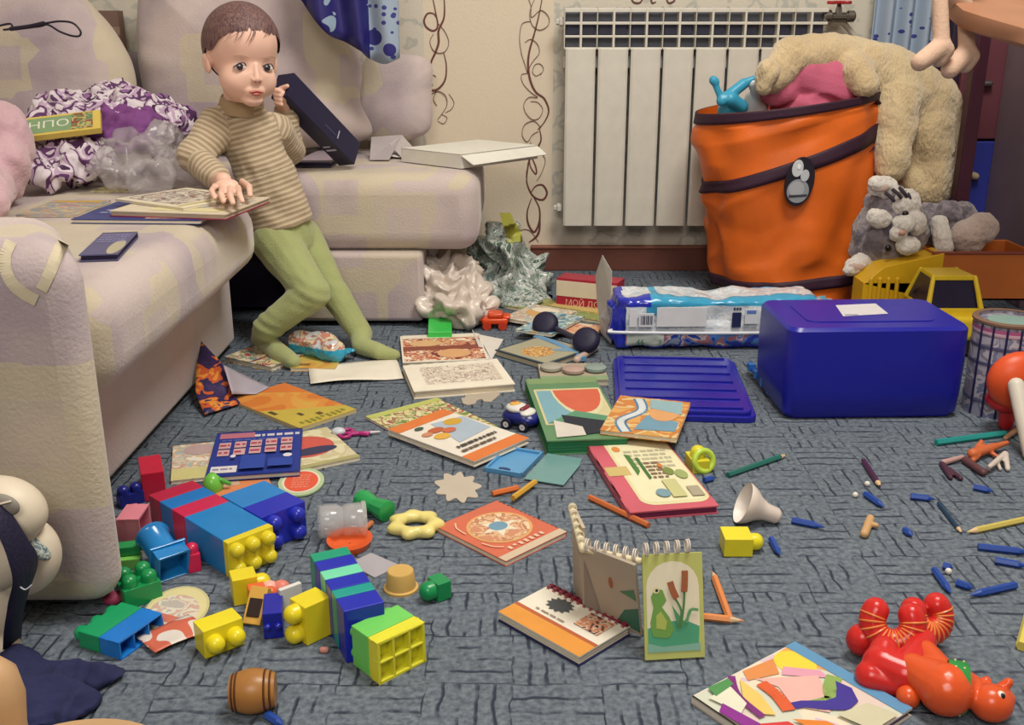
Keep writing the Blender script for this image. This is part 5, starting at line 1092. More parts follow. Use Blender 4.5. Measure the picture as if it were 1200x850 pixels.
b.build('cab', t, bevel=.004, seg=3, smooth=50)
b = MB(); slab(zw, zr-.004, .06, .9, C('#1c1838', .2)); b.v = [Vector((q.x*1+.0, q.y+.004, q.z)) for q in b.v]; b.build('window', t)
b = MB(); xh0 = lw(1108,0,Y0).x; b.prism([(xh0, .01), (x0+.02, -.005), (x0+.03, .11), (xh0, .10)], .035, zh, YT2); b.prism([(x0+.012,-.03),(x1,-.03),(x1,.02),(x0+.012,.02)], .035, zw-.01, YT2); b.build('bonnet', t, bevel=.012, seg=4, smooth=50)
for wx in (xh0+.03, x1-.01):
    for wy in (-.012, .10):
        b = MB(); b.lathe([(.001,-.012),(.028,-.014),(.032,-.008),(.032,.008),(.028,.014),(.001,.012)], 22, '#1c1a20', T(wx,wy,.032)@RX(90), caps=False); b.build('wheel', t, smooth=40)
YB2 = Y0+.16; b = MB(); bx0, bx1 = lw(1094,300,YB2).x, lw(1215,300,YB2).x; zb0, zb1 = lw(1150,352,YB2).z, lw(1150,296,YB2).z
OB = C('#bf6a30', .4); 
for s in ((bx0,.16,bx1,.166),(bx0,.30,bx1,.306),(bx0,.16,bx0+.006,.306),(bx1-.006,.16,bx1,.306)): b.box((s[0],s[1],zb0),(s[2],s[3],zb1),OB)
b.box((bx0,.16,zb0),(bx1,.306,zb0+.006),YT); b.box((bx0-.003,.155,zb1-.004),(bx1+.003,.166,zb1+.002),C('#8a4438',.4)); b.build('tipper', t, bevel=.002)
b = MB(); b.prism([(lw(1046,0,YB2).x,.15),(bx0+.004,.15),(bx0+.004,.22),(lw(1046,0,YB2).x,.22)], .05, lw(1060,330,YB2).z, YT); b.add([(lw(1046,0,YB2).x,.15,lw(1046,332,YB2).z),(bx0+.02,.15,zb0),(bx0+.02,.15,zb1),(lw(1070,0,YB2).x,.15,lw(1070,312,YB2).z),(lw(1046,0,YB2).x,.22,lw(1046,332,YB2).z),(bx0+.02,.22,zb0),(bx0+.02,.22,zb1),(lw(1070,0,YB2).x,.22,lw(1070,312,YB2).z)], [(0,3,2,1),(4,5,6,7),(0,1,5,4),(1,2,6,5),(2,3,7,6),(3,0,4,7)], YT)
for i in range(4): b.cap((lw(1055+i*11,0,YB2).x,.147,.06),.005,(lw(1055+i*11,0,YB2).x,.147,lw(1060,326,YB2).z),.005,YT,8)
b.build('chassis', t, bevel=.003)
# tin
pt = P(1184,494); Rt = .058; zt = zup((1184,494),(1184,383)) ; t = thing('tin_can', 'round striped tin with a brown rim standing at the right edge by the bin', 'tin', (pt.x, pt.y+Rt, 0))
b = MB(); b.lathe([(.001,0),(Rt,0),(Rt,zt-.004),(Rt-.002,zt),(Rt-.004,zt),(Rt-.006,zt-.006),(.001,zt-.006)], 40, busy('tinprint', ['#8a8aa0','#6c7090','#a8a4b0','#7a7488','#9c98a8'], 28, .3), caps=False); b.build('body', t, smooth=40)
b = MB(); b.lathe([(Rt+.0005,zt-.006),(Rt+.003,zt-.004),(Rt+.003,zt),(Rt,zt+.002),(Rt-.008,zt+.001)], 40, C('#7c6050',.4), caps=False); b.build('rim', t, smooth=50)
for z, c_ in ((zt-.014,'#b05c8c'),(zt-.02,'#c8a8bc'),(zt-.045,'#5a5a7c'),(zt-.075,'#5a5a7c'),(.03,'#5a5a7c')):
    b = MB(); b.lathe([(Rt+.0008,z-.003),(Rt+.0012,z),(Rt+.0008,z+.003)], 40, C(c_,.3), caps=False); b.build('stripe', t, smooth=50)
b = MB(); b.lathe([(.001,zt-.004),(Rt*.6,zt-.004),(Rt*.62,zt-.0045)], 30, C('#8aa8a0',.3), caps=False); b.build('lid_print', t)
for a in range(200, 330, 22): b = MB(); b.cap((Rt*1.02*math.cos(R(a)),Rt*1.02*math.sin(R(a)),.004),.002,(Rt*1.02*math.cos(R(a)),Rt*1.02*math.sin(R(a)),zt-.008),.002,C('#23224c',.4),8); b.build('wire', t, smooth=60)
# orange round toy with white handle
t = thing('rattle_toy', 'round orange toy with a white tapering stick, cut by the right edge', 'toy', P(1196,500))
pc = Wp(1194,446,1.62); b = MB(); b.ell(pc, (.053,.030,.050), C('#dc5428',.4), n=20); local(t, b.build('round_head', smooth=180))
b = MB(); b.ell(pc+Vector((-.004,.02,-.042)), (.036,.03,.022), C('#c02c30',.3), n=16); b.cap(pc+Vector((0,.02,-.03)),.02,(pc.x,pc.y+.02,.012),.012,C('#c02c30',.3)); local(t, b.build('stand', smooth=180))
b = MB(); b.cap(Wp(1191,452,1.575), .013, P(1207,532,.012), .011, C('#d4ccc0',.4)); local(t, b.build('stick', smooth=180))

# ---------------------------------------------------------------- desk, curtain
BR = C('#4c2430', .5, vary=.12); DK = C('#2a1830', .6)
t = thing('desk', 'dark wooden desk with a blue door and a curved pale worktop at the right', 'desk', (1.5, 2.5, 0))
yd = 2.73; xa = Wp(1090,250,yd).x; xb_ = Wp(1160,250,yd).x; zs = Wp(1100,165,yd).z
b = MB(); b.box((xa, yd, .0), (XR-.05, yd+.15, .70), DK); local(t, b.build('carcass', bevel=.003))
b = MB(); b.box((xa+.004, yd-.018, .02), (xb_, yd, zs), C('#343c98', .45)); local(t, b.build('door', bevel=.003))
b = MB(); b.cap(Wp(1131,203,yd-.03), .010, Wp(1143,207,yd-.03), .010, '#b8a488', 8); local(t, b.build('knob', smooth=60))
b = MB(); b.box((Wp(1122,100,yd).x, yd-.018, zs+.006), (xb_+.12, yd, .66), C('#6a3a44', .5, vary=.1)); local(t, b.build('drawer', bevel=.003))
b = MB(); b.cap(Wp(1146,98,yd-.03), .008, Wp(1160,98,yd-.03), .008, C('#8a8488',.3,metal=.8), 8); b.cap(Wp(1146,98,yd-.03), .005, Wp(1146,98,yd), .005, C('#8a8488',.3,metal=.8), 8); b.cap(Wp(1160,98,yd-.03), .005, Wp(1160,98,yd), .005, C('#8a8488',.3,metal=.8), 8); local(t, b.build('handle', smooth=60))
xs = Wp(1162,200,2.70).x; b = MB(); b.box((xs, 2.47, 0), (xs+.02, yd-.02, .66), C('#75636c', .5, vary=.1)); b.box((xs, 2.45, .0), (XR-.1, 2.47, .66), C('#665462', .5, vary=.1)); local(t, b.build('side_panel', bevel=.003))
b = MB(); xl = Wp(1131,200,2.5).x; b.box((xl-.02, 2.48, 0), (xl+.012, 2.52, .70), C('#3c1428', .45)); local(t, b.build('leg', bevel=.005))
# curved worktop
bt = [((1104,-8),2.02),((1106,8),2.0),((1113,22),1.96),((1126,33),1.92),((1146,40),1.88),((1172,48),1.84),((1205,58),1.80)]
pl = []; 
for (p, y) in bt: q = Wp(*p, y); pl.append(Vector((q.x, q.y, q.z)))
b = MB(); th = .036; n = len(pl); vs = []
for p in pl: vs += [p, p+Vector((-.004,-.01,.006)), p+Vector((-.004,-.01,th-.006)), p+Vector((0,0,th)), Vector((p.x+.9, 2.5+.0, p.z*0+.69+th)), Vector((p.x+.9, 2.5, .69))]
fs = []
for i in range(n-1):
    for k in range(6): fs.append((i*6+k, (i+1)*6+k, (i+1)*6+(k+1)%6, i*6+(k+1)%6))
fs += [list(range(6)), [(n-1)*6+k for k in range(6)][::-1]]
b.add(vs, fs, C('#a8785c', .4, vary=.1)); local(t, b.build('worktop', smooth=50))
# soft doll legs hanging from the worktop
PK = C('#cfae98', .9, bump=.3)
t = thing('soft_doll', 'pale pink soft doll legs dangling from the desk worktop', 'soft toy', Wp(1110,-40,1.98))
for (a, k, h, f) in (((1101,-20),(1103,48),(1103,55),(1078,73)), ((1131,20),(1133,55),(1133,62),(1113,82))):
    b = MB(); y = 1.90 if a[0] < 1110 else 1.93
    b.cap(Wp(*a,y+.02), .013, Wp(*k,y), .015, PK); b.cap(Wp(*h,y), .019, Wp(*f,y-.02), .016, PK); b.cap(Wp(h[0]+4,h[1]+4,y), .017, Wp(h[0]-2,h[1]+14,y), .015, PK)
    lg = local(t, blob('leg', b, None, .003, 3))
    q = MB(); q.cap(Wp(f[0]-6,f[1]+2,y-.02), .006, Wp(f[0]-3,f[1]+6,y-.02), .005, '#1c1838', 8); qi = q.build('toe', smooth=60); qi.data.transform(t.matrix_world.inverted()); qi.parent = lg
b = MB(); b.cap(Wp(1100,-22,1.93),.02,Wp(1132,14,1.98),.02,PK); b.ell(Wp(1122,-40,1.98),(.05,.04,.05),PK); local(t, blob('body', b, None, .004, 3))
# curtains
def curt_mat(name, ground, blot, fleck):
    m, nt, b_ = _new(name); L_ = nt.links; tc = N(nt,'ShaderNodeTexCoord')
    v = N(nt,'ShaderNodeTexVoronoi'); v.inputs['Scale'].default_value = 12; v2 = N(nt,'ShaderNodeTexVoronoi'); v2.inputs['Scale'].default_value = 42
    mp = N(nt,'ShaderNodeMapping'); mp.inputs['Scale'].default_value = (1,.3,1.2); L_.new(tc.outputs['Object'], mp.inputs[0]); L_.new(mp.outputs[0], v.inputs['Vector']); L_.new(mp.outputs[0], v2.inputs['Vector'])
    a = N(nt,'ShaderNodeMath', operation='LESS_THAN'); a.inputs[1].default_value = .27; L_.new(v.outputs['Distance'], a.inputs[0])
    c = N(nt,'ShaderNodeMath', operation='LESS_THAN'); c.inputs[1].default_value = .26; L_.new(v2.outputs['Distance'], c.inputs[0])
    m1 = N(nt,'ShaderNodeMix', data_type='RGBA'); L_.new(c.outputs[0], m1.inputs[0]); m1.inputs[6].default_value = lin(ground); m1.inputs[7].default_value = lin(fleck)
    m2 = N(nt,'ShaderNodeMix', data_type='RGBA'); L_.new(a.outputs[0], m2.inputs[0]); L_.new(m1.outputs[2], m2.inputs[6]); m2.inputs[7].default_value = lin(blot)
    L_.new(m2.outputs[2], b_.inputs['Base Color']); b_.inputs['Roughness'].default_value = .85; return m
CM = curt_mat('curtain_print', '#98a8bc', '#2c2a74', '#3a3c84')
yc = 2.86; xa, xb2 = Wp(1016,50,yc).x, Wp(1093,50,yc).x
b = MB(); b.grid(lambda u, v: (xa+(xb2-xa)*u, yc-.03+.018*math.sin(u*22)-.02*v, .42+1.3*v), 60, 8, CM); o = own_origin(b.build('curtain', smooth=180, solid=.003)); tag(o, 'pale blue curtain with navy flowers behind the beige plush', 'curtain')
low = [(349,-4),(362,14),(385,40),(405,50),(424,60),(434,70),(452,75),(468,68)]; lp = crom([Wp(x, y, 2.53) for x, y in low], 6)
CM2 = busy('curtain_navy', ['#221f66','#27246e','#221f66','#26236c','#25226a','#24216a','#23206a','#8fa4b8'], 16)
def cf(u, v):
    k = u*(len(lp)-1); i = min(len(lp)-2, int(k)); p = lp[i].lerp(lp[i+1], k-i); tp = Vector((lp[0].x + (lp[-1].x-lp[0].x)*u, p.y, 1.1))
    q = p.lerp(tp, v); q.y += .014*math.sin(u*19+v*3) ; return q
b = MB(); b.grid(lambda u, v: cf(u*.70, v), 44, 20, CM2); b.grid(lambda u, v: cf(.70+u*.30, v), 24, 20, CM)
o = own_origin(b.build('curtain', smooth=180, solid=.003)); tag(o, 'dark navy curtain end with a flowered hem hanging before the big cushion', 'curtain')
# ================================================================= THE TODDLER
def skin_mat():
    m = C('#eabfac', .5); m = m.copy(); m.name = 'skin'; b_ = m.node_tree.nodes['Principled BSDF']; b_.inputs['Subsurface Weight'].default_value = .12; b_.inputs['Subsurface Radius'].default_value = (.02,.008,.004); b_.inputs['Subsurface Scale'].default_value = .3
    return m
SK = skin_mat()
kid = thing('person', 'toddler in a striped beige jumper and green tights leaning back on the sofa edge', 'person', (Wp(345,424,2.04).x, 2.05, 0))
# joints
J = dict(pel=Wp(334,270,2.17), belly=Wp(316,216,2.17), chest=Wp(295,168,2.17), neck=Wp(284,128,2.16), skull=Wp(284,100,2.15),
         rs=Wp(257,146,2.14), re=Wp(228,186,2.09), rw=Wp(256,212,2.035), ls=Wp(322,152,2.20), le=Wp(340,178,2.28), lw=Wp(335,132,2.27),
         rh=Wp(324,284,2.14), rk=Wp(366,343,2.04), ra=Wp(313,384,2.04), lh=Wp(352,280,2.20), lk=Wp(388,338,2.16), la=Wp(423,392,2.11))
rtoe = P(343,424,.016); rheel = P(306,397,.022); lheel = P(424,406,.020); ltoe = P(462,417,.014)
HC = Wp(284,64,2.12); HM = T(*HC) @ RZ(35) @ RY(3) @ RX(4)
def hp(x, y, z): return HM @ Vector((x, y, z))
b = MB()
HEADS = [((0,.008,.018),(.069,.080,.076)), ((0,-.022,-.036),(.054,.052,.056)), ((0,-.026,.028),(.056,.051,.054)), ((.024,-.034,-.046),(.031,.031,.030)), ((-.024,-.034,-.046),(.031,.031,.030)), ((0,-.053,-.080),(.021,.018,.014))]
def headf(u, v):
    a = 2*math.pi*u; ph = math.pi*min(.9995, max(.0005, v)); d = Vector((math.sin(a)*math.sin(ph), -math.cos(a)*math.sin(ph), math.cos(ph))); o = Vector((0,-.014,-.010)); acc = 0; K = 22
    for c_, r_ in HEADS:
        q = Vector([(o[i]-c_[i])/r_[i] for i in range(3)]); e = Vector([d[i]/r_[i] for i in range(3)]); A = e.dot(e); B = e.dot(q); Cq = q.dot(q)-1; D = B*B-A*Cq
        if D > 0:
            t_ = (-B+math.sqrt(D))/A
            if t_ > 0: acc += (t_/.1)**K
    return HM @ (o + d*(.1*acc**(1/K)))
b.grid(headf, 96, 72, SK)
for s in (-1, 1):
    b.ell((s*.0058,-.0755,-.0405), (.0052,.0060,.0046), SK, HM, n=10)
    b.ell((s*.069,.008,-.020), (.0075,.013,.020), SK, HM, n=12, rot=RY(s*10)@RX(-12))
b.cap(hp(0,-.0695,-.014), .0050, hp(0,-.0780,-.0385), .0068, SK, 10); b.ell((0,-.0615,-.062), (.023,.014,.015), SK, HM)
b.cap(J['skull'], .040, J['neck'], .036, SK); b.cap(J['neck'], .038, J['chest'], .052, SK); b.cap(J['chest'], .052, J['belly'], .056, SK); b.cap(J['belly'], .056, J['pel'], .055, SK)
for a, r0, c_, r1 in (('rs',.030,'re',.025),('re',.025,'rw',.019),('ls',.030,'le',.024),('le',.024,'lw',.018),('rh',.043,'rk',.030),('rk',.030,'ra',.022),('lh',.040,'lk',.027),('lk',.027,'la',.020)): b.cap(J[a], r0, J[c_], r1, SK)
b.cap(J['chest'], .04, J['rs'], .03, SK); b.cap(J['chest'], .04, J['ls'], .03, SK)
b.cap(rheel, .016, rtoe, .012, SK); b.cap(J['ra'], .02, rheel, .016, SK); b.cap(lheel, .016, ltoe, .010, SK); b.cap(J['la'], .018, lheel, .016, SK)
# right hand resting on the books, fingers over the edge towards the camera
HZ = .3755
pw = P(262,212,HZ+.012); pk = P(270,222,HZ+.008)
b.cap(J['rw'], .0175, pw, .0155, SK); b.ell((pw+pk)/2, (.022,.020,.0115), SK, rot=RZ(-10))
for (kx, ky, mx, my, tx, ty, r) in ((252,218,248,224,252,232,.0054),(261,220,259,228,262,236,.0058),(270,221,270,230,273,238,.0058),(279,220,281,229,284,236,.0055),(284,213,292,219,293,229,.0062)):
    k_, m_, t_ = P(kx,ky,HZ+.007), P(mx,my,HZ+.009), P(tx,ty,HZ+.001); b.cap(k_, r*1.1, m_, r, SK, 10); b.cap(m_, r, t_, r*.85, SK, 10)
# left hand on the top corner of the dark box
lp_ = Wp(330,112,2.235); b.cap(J['lw'], .017, lp_, .014, SK); b.ell(lp_, (.016,.018,.017), SK)
for i in range(4): k_ = lp_+Vector((-.006+.001*i,-.012,.012-.009*i)); m_ = k_+Vector((-.004,-.013,.001)); b.cap(k_, .0055, m_, .005, SK, 8); b.cap(m_, .005, m_+Vector((.012,-.003,-.003)), .0042, SK, 8)
b.cap(lp_+Vector((.0,-.004,.014)), .006, lp_+Vector((.016,-.012,.020)), .005, SK, 8)
HMi = HM.inverted()
def face(v, n):
    p = HMi @ v
    if p.length < .13:
        d = 0
        for s in (-1, 1):
            q = (p - Vector((s*.0275,-.070,-.018))); d -= .0070*math.exp(-(q.x/.013)**2 - (q.z/.009)**2 - (q.y/.03)**2)
            q = (p - Vector((s*.027,-.072,.002))); d += .0006*math.exp(-(q.x/.014)**2 - (q.z/.004)**2 - (q.y/.03)**2)
            q = (p - Vector((s*.070,.004,-.018))); d -= .004*math.exp(-(q.y/.006)**2 - (q.z/.010)**2 - (q.x/.01)**2)
        q = p - Vector((0,-.078,-.0655)); d -= .0016*math.exp(-(q.x/.015)**2 - (q.z/.0022)**2 - (q.y/.02)**2)
        q = p - Vector((0,-.074,-.0765)); d -= .0014*math.exp(-(q.x/.014)**2 - (q.z/.004)**2 - (q.y/.02)**2)
        q = p - Vector((0,-.076,-.054)); d -= .0008*math.exp(-(q.x/.003)**2 - (q.z/.006)**2 - (q.y/.02)**2)
        v = v + n*d
    return v
body = local(kid, blob('body', b, None, .0022, 3, face, SK))
LIP = C('#b8665e', .45); EW = C('#e0d8d4', .2); IR = C('#2c2430', .12, spec=.8); BRW = C('#9a7458', .8)
b = MB(); b.ell((-.0060,-.0735,-.0630),(.0095,.0042,.0022),LIP,HM,n=12,rot=RY(-12)); b.ell((.0060,-.0735,-.0630),(.0095,.0042,.0022),LIP,HM,n=12,rot=RY(12)); b.ell((0,-.0730,-.0680),(.0100,.0046,.0034),LIP,HM,n=12); local(kid, b.build('lips', smooth=180))
for s in (-1, 1):
    b = MB(); b.ell((s*.0275,-.0580,-.0185),(.0125,.0105,.0078),EW,HM,n=18); e_ = local(kid, b.build('eye', smooth=180))
    gz = -.0025
    q = MB(); q.ell((s*.0275+gz*1.0,-.0658,-.0180),(.0072,.0036,.0068),IR,HM,n=16); q.ell((s*.0275+gz-.002,-.0692,-.0155),(.0012,.0008,.0012),C('#f4f4f4',.1),HM,n=8); qi = q.build('iris', smooth=180); qi.data.transform(kid.matrix_world.inverted()); qi.parent = e_  # small white dot models a light glint on the iris
    lid = MB(); lid.tube(crom([hp(s*.0275-.0135,-.0610,-.0195), hp(s*.0275-.006,-.0675,-.0118), hp(s*.0275+.001,-.0690,-.0103), hp(s*.0275+.007,-.0670,-.0120), hp(s*.0275+.0135,-.0590,-.0200)],5), .0012, C('#5a3c38', .6), n=6); li = lid.build('lashes', smooth=60); li.data.transform(kid.matrix_world.inverted()); li.parent = e_
    b = MB(); b.tube(crom([hp(s*.016,-.0755,-.0010), hp(s*.028,-.0735,.0040), hp(s*.041,-.0640,.0005)],5), .0012, BRW, n=6, flat=.0003); local(kid, b.build('eyebrow', smooth=60))
    b = MB(); b.ell((s*.0045,-.0800,-.0445),(.0020,.0018,.0012),C('#8a4a44',.7),HM,n=8); local(kid, b.build('nostril', smooth=180))
# hair
hm_, hnt, hb = _new('hair'); tcn = N(hnt,'ShaderNodeTexCoord'); mpn = N(hnt,'ShaderNodeMapping'); mpn.inputs['Scale'].default_value = (60,60,9); hz_ = N(hnt,'ShaderNodeTexNoise'); hz_.inputs['Scale'].default_value = 5; hz_.inputs['Detail'].default_value = 4
hnt.links.new(tcn.outputs['Object'], mpn.inputs[0]); hnt.links.new(mpn.outputs[0], hz_.inputs['Vector']); hr = N(hnt,'ShaderNodeValToRGB'); hr.color_ramp.elements[0].position = .35; hr.color_ramp.elements[0].color = lin('#4c343c'); hr.color_ramp.elements[1].position = .7; hr.color_ramp.elements[1].color = lin('#86645c')
hnt.links.new(hz_.outputs['Fac'], hr.inputs[0]); hnt.links.new(hr.outputs[0], hb.inputs['Base Color']); hb.inputs['Roughness'].default_value = .6
hbp = N(hnt,'ShaderNodeBump'); hbp.inputs['Strength'].default_value = .6; hbp.inputs['Distance'].default_value = .003; hnt.links.new(hz_.outputs['Fac'], hbp.inputs['Height']); hnt.links.new(hbp.outputs[0], hb.inputs['Normal'])
def hairline(d):   # lowest z of the hair for a direction around the head (0 = face)
    a = abs(math.degrees(math.atan2(d.x, -d.y)))
    for (a0, z0), (a1, z1) in zip([(0,.050),(25,.046),(45,.043),(60,.028),(76,.004),(90,.010),(108,-.018),(130,-.055),(181,-.070)], [(25,.046),(45,.043),(60,.028),(76,.004),(90,.010),(108,-.018),(130,-.055),(181,-.070),(200,-.07)]):
        if a0 <= a <= a1: return z0 + (z1-z0)*(a-a0)/max(1e-6, a1-a0)
    return -.05
b = MB(); nu, nv = 96, 44
def hair(u, v):
    a = 2*math.pi*u; d = Vector((math.sin(a), -math.cos(a), 0)); z1 = hairline(d) + .004*noise.noise(Vector((d.x*9, d.y*9, 2)))
    zt_ = .080; sz = min(1, max(-1, (z1-.018)/zt_)); ph1 = math.acos(sz); ph = ph1*v
    k = 1 + .010*noise.noise(Vector((d.x*14, d.y*14, v*3))) + .006*noise.noise(Vector((d.x*40, d.y*40, v*5))); tap = .0022*(1 - v**6) 
    rx, ry, rz = .0730+tap, .0860+tap, .0800+tap
    return HM @ Vector((d.x*rx*math.sin(ph)*k, d.y*ry*math.sin(ph)*k + .006, .018 + rz*math.cos(ph)*k))
b.grid(hair, nu, nv, hm_)
for i in range(15):
    x = -.045 + .09*random.random(); z0 = .049 + random.uniform(-.004,.006); ln = random.uniform(.010,.026); sw_ = random.uniform(-.012,-.026)
    y0 = -.028 - .048*math.sqrt(max(0, 1-(x/.062)**2)); b.tube(crom([hp(x,y0+.012,z0+.008), hp(x+sw_*.3,y0-.001,z0-.002), hp(x+sw_,y0-.0025,z0-ln)],4), [.0009*(1-.8*j/8) for j in range(9)], hm_, n=4)
local(kid, b.build('hair', smooth=180))
# jumper: striped along the body and the sleeves
def stripe_mat(name, c1, c2, per):
    m, nt, b_ = _new(name); L_ = nt.links; at = N(nt,'ShaderNodeAttribute'); at.attribute_name = 'along'
    d = N(nt,'ShaderNodeMath', operation='MULTIPLY'); d.inputs[1].default_value = 2*math.pi/per; L_.new(at.outputs['Fac'], d.inputs[0])
    s = N(nt,'ShaderNodeMath', operation='SINE'); L_.new(d.outputs[0], s.inputs[0]); r_ = N(nt,'ShaderNodeMapRange'); r_.inputs[1].default_value = -.5; r_.inputs[2].default_value = .5; L_.new(s.outputs[0], r_.inputs[0])
    mx = N(nt,'ShaderNodeMix', data_type='RGBA'); L_.new(r_.outputs[0], mx.inputs[0]); mx.inputs[6].default_value = lin(c1); mx.inputs[7].default_value = lin(c2); L_.new(mx.outputs[2], b_.inputs['Base Color'])
    bp = N(nt,'ShaderNodeBump'); bp.inputs['Strength'].default_value = .5; bp.inputs['Distance'].default_value = .002; L_.new(r_.outputs[0], bp.inputs['Height']); L_.new(bp.outputs[0], b_.inputs['Normal']); b_.inputs['Roughness'].default_value = .9; b_.inputs['Sheen Weight'].default_value = .2
    return m
def along_attr(o, segs):
    at = o.data.attributes.new('along', 'FLOAT', 'POINT'); vals = []
    for v in o.data.vertices:
        best, bd = 0, 9
        for a, c_, r, s0 in segs:
            ab = c_-a; t_ = min(1, max(0, (v.co-a).dot(ab)/ab.length_squared)); dd = ((a+ab*t_)-v.co).length - r
            if dd < bd: bd = dd; best = s0 + (v.co-a).dot(ab.normalized())
        vals.append(best)
    at.data.foreach_set('value', vals)
JM = stripe_mat('jumper_knit', '#a28e74', '#c4b398', .0105)
hem = Wp(333,262,2.17); b = MB()
up_ = (J['neck']-J['belly']).normalized()
b.cap(J['neck']+Vector((0,0,.004)), .043, J['chest'], .058, JM); b.cap(J['chest'], .059, J['belly'], .063, JM); b.cap(J['belly'], .063, Wp(325,240,2.17), .064, JM)
hd = (hem-J['belly']).normalized(); q = hd.to_track_quat('Z','Y').to_matrix().to_4x4(); q.translation = J['belly']; hl = (hem-J['belly']).length
b.lathe([(.001,0),(.060,0),(.064,hl*.5),(.0665,hl+.004),(.060,hl+.006),(.001,hl+.006)], 28, JM, q, caps=False)
b.cap(J['rs'], .041, J['re'], .036, JM); b.cap(J['re'], .036, J['rw']+(J['re']-J['rw'])*.12, .0265, JM); b.cap(J['chest']+Vector((-.01,0,.012)), .047, J['rs'], .041, JM)
b.cap(J['ls'], .038, J['le'], .034, JM); b.cap(J['le'], .033, J['lw'], .025, JM); b.cap(J['chest']+Vector((.01,0,.012)), .047, J['ls'], .038, JM)
def fold(v, n):
    p = v; f = noise.noise(Vector((p.x*16+p.z*10, p.y*12, p.z*20)))*.0075 + noise.noise(p*45)*.0024
    f -= .006*math.exp(-((p-Wp(272,190,2.09)).length/.018)**2)
    return v + n*f
jo = blob('jumper', b, None, .0030, 5, fold, JM)
along_attr(jo, [(J['neck'],J['belly'],.055,0),(J['belly'],hem,.062,(J['belly']-J['neck']).length),(J['rs'],J['re'],.038,0),(J['re'],J['rw'],.03,(J['re']-J['rs']).length),(J['ls'],J['le'],.036,0),(J['le'],J['lw'],.03,.1)])
jl = local(kid, jo)
b = MB(); q = (J['skull']-J['neck']).normalized().to_track_quat('Z','Y').to_matrix().to_4x4(); q.translation = J['neck']+Vector((0,0,.012)); TM = stripe_mat('collar_knit', '#8a745c', '#b59c7c', .006)
b.lathe([(.050,-.014),(.0455,-.002),(.0425,.010),(.040,.013),(.0385,.010),(.039,-.01)], 32, C('#a58e70', .9, bump=.3), q, caps=False); co = b.build('collar', smooth=60); co.data.transform(kid.matrix_world.inverted()); co.parent = jl
# tights
TG = C('#a0a870', .85, bump=.35, bs=260, vary=.09, sheen=.3); b = MB()
b.cap(Wp(333,262,2.17), .058, Wp(338,280,2.17), .058, TG)
for a, r0, c_, r1 in (('rh',.052,'rk',.037),('rk',.037,'ra',.029),('lh',.048,'lk',.033),('lk',.033,'la',.025)): b.cap(J[a], r0, J[c_], r1, TG)
b.cap(J['ra'], .029, rheel, .022, TG); b.cap(rheel, .022, P(328,414,.020), .021, TG); b.cap(P(328,414,.020), .021, rtoe, .016, TG)
b.cap(J['la'], .024, lheel, .020, TG); b.cap(lheel, .020, P(446,413,.018), .018, TG); b.cap(P(446,413,.018), .018, ltoe, .0125, TG)
rkz = J['rk'].z
def tf(v, n):
    f = noise.noise(v*28)*.0022
    for c_, axis in ((J['rk'], 1), (J['ra'], 1), (J['lk'], .5)): d = (v-c_).length; f += .0028*math.sin((v.z-c_.z)*260 + v.x*120)*math.exp(-(d/.035)**2)*axis
    w = v + n*f
    return Vector((w.x, w.y, max(w.z, .0015)))
local(kid, blob('tights', b, None, .0032, 4, tf, TG))

# ---- things near the toddler
fr = frame(Wp(368,148,2.28), (Wp(412,184,2.36)-Wp(328,104,2.20)).normalized(), Vector((0,0,0)), Vector((0,0,0)))
xd = (Wp(410,181,2.42)-Wp(331,100,2.24)); Lb = xd.length; xd.normalize(); yd_ = Vector((0,1,0)); yd_ = (yd_ - xd*yd_.dot(xd)).normalized(); zd = xd.cross(yd_); yd_ = (yd_*math.cos(R(35)) + zd*math.sin(R(35))); zd = xd.cross(yd_)
o_ = Wp(331,100,2.24)
t = thing('dark_box', 'long black box held up at its top corner by the toddler', 'box', mw=frame(o_, xd, yd_, zd))
b = MB(); K1 = C('#1c1a3c', .35); b.box((0,-.030,-.022),(Lb,.030,.022),K1); b.build('carton', t, bevel=.002)
b = MB(); s_ = C('#b8b8d0',.5); 
b.box((Lb*.70,-.0306,-.014),(Lb*.715,-.0300,.004),s_); b.box((Lb*.75,-.0306,-.014),(Lb*.77,-.0300,.012),s_); b.box((Lb*.69,-.012,.0220),(Lb*.70,.008,.0226),s_); b.box((Lb*.5,-.010,.0220),(Lb*.66,-.008,.0226),C('#4a4a7c',.4)); b.build('printed_lines', t)
b = MB(); b.box((Lb,-.018,-.003),(Lb+.0006,.016,.002),s_); b.build('end_mark', t)
book('flat dark grey tray on the ottoman under the black box', (342,190),(384,192),(336,172), .349, .012, '#3a3648', [('rr',.06,.1,.94,.9,.006,'#9a8c98')], name='tray', cat='tray', pages='#2a2440')
# white box, papers on the ottoman
fr, L, Wd = FR((470,172),(520,182),(537,160), .385); fr.translation.z = .349
t = thing('white_box', 'open white cardboard box lid on the ottoman near the wallpaper scroll', 'box', mw=fr)
WB = C('#dcdad0', .7); b = MB(); b.box((0,0,.030),(L,Wd,.033),WB)
for s in ((0,0,L,.002),(0,Wd-.002,L,Wd),(0,0,.002,Wd),(L-.002,0,L,Wd)): b.box((s[0],s[1],0),(s[2],s[3],.033),WB)
b.build('lid', t, bevel=.001)
b = MB(); b.poly([(L,0,.03),(L,Wd,.03),(L+.03,Wd,.012),(L+.03,.01,.010)],WB); b.build('flap', t, solid=.0015)
b = MB(); p = [Wp(432,158,2.55),Wp(434,132,2.66),Wp(470,130,2.70),Wp(455,158,2.55)]; b.poly(p, '#a8a0a4'); b.poly([Wp(470,130,2.70),Wp(494,156,2.62),Wp(470,156,2.58),Wp(455,140,2.64)], '#b5acac')
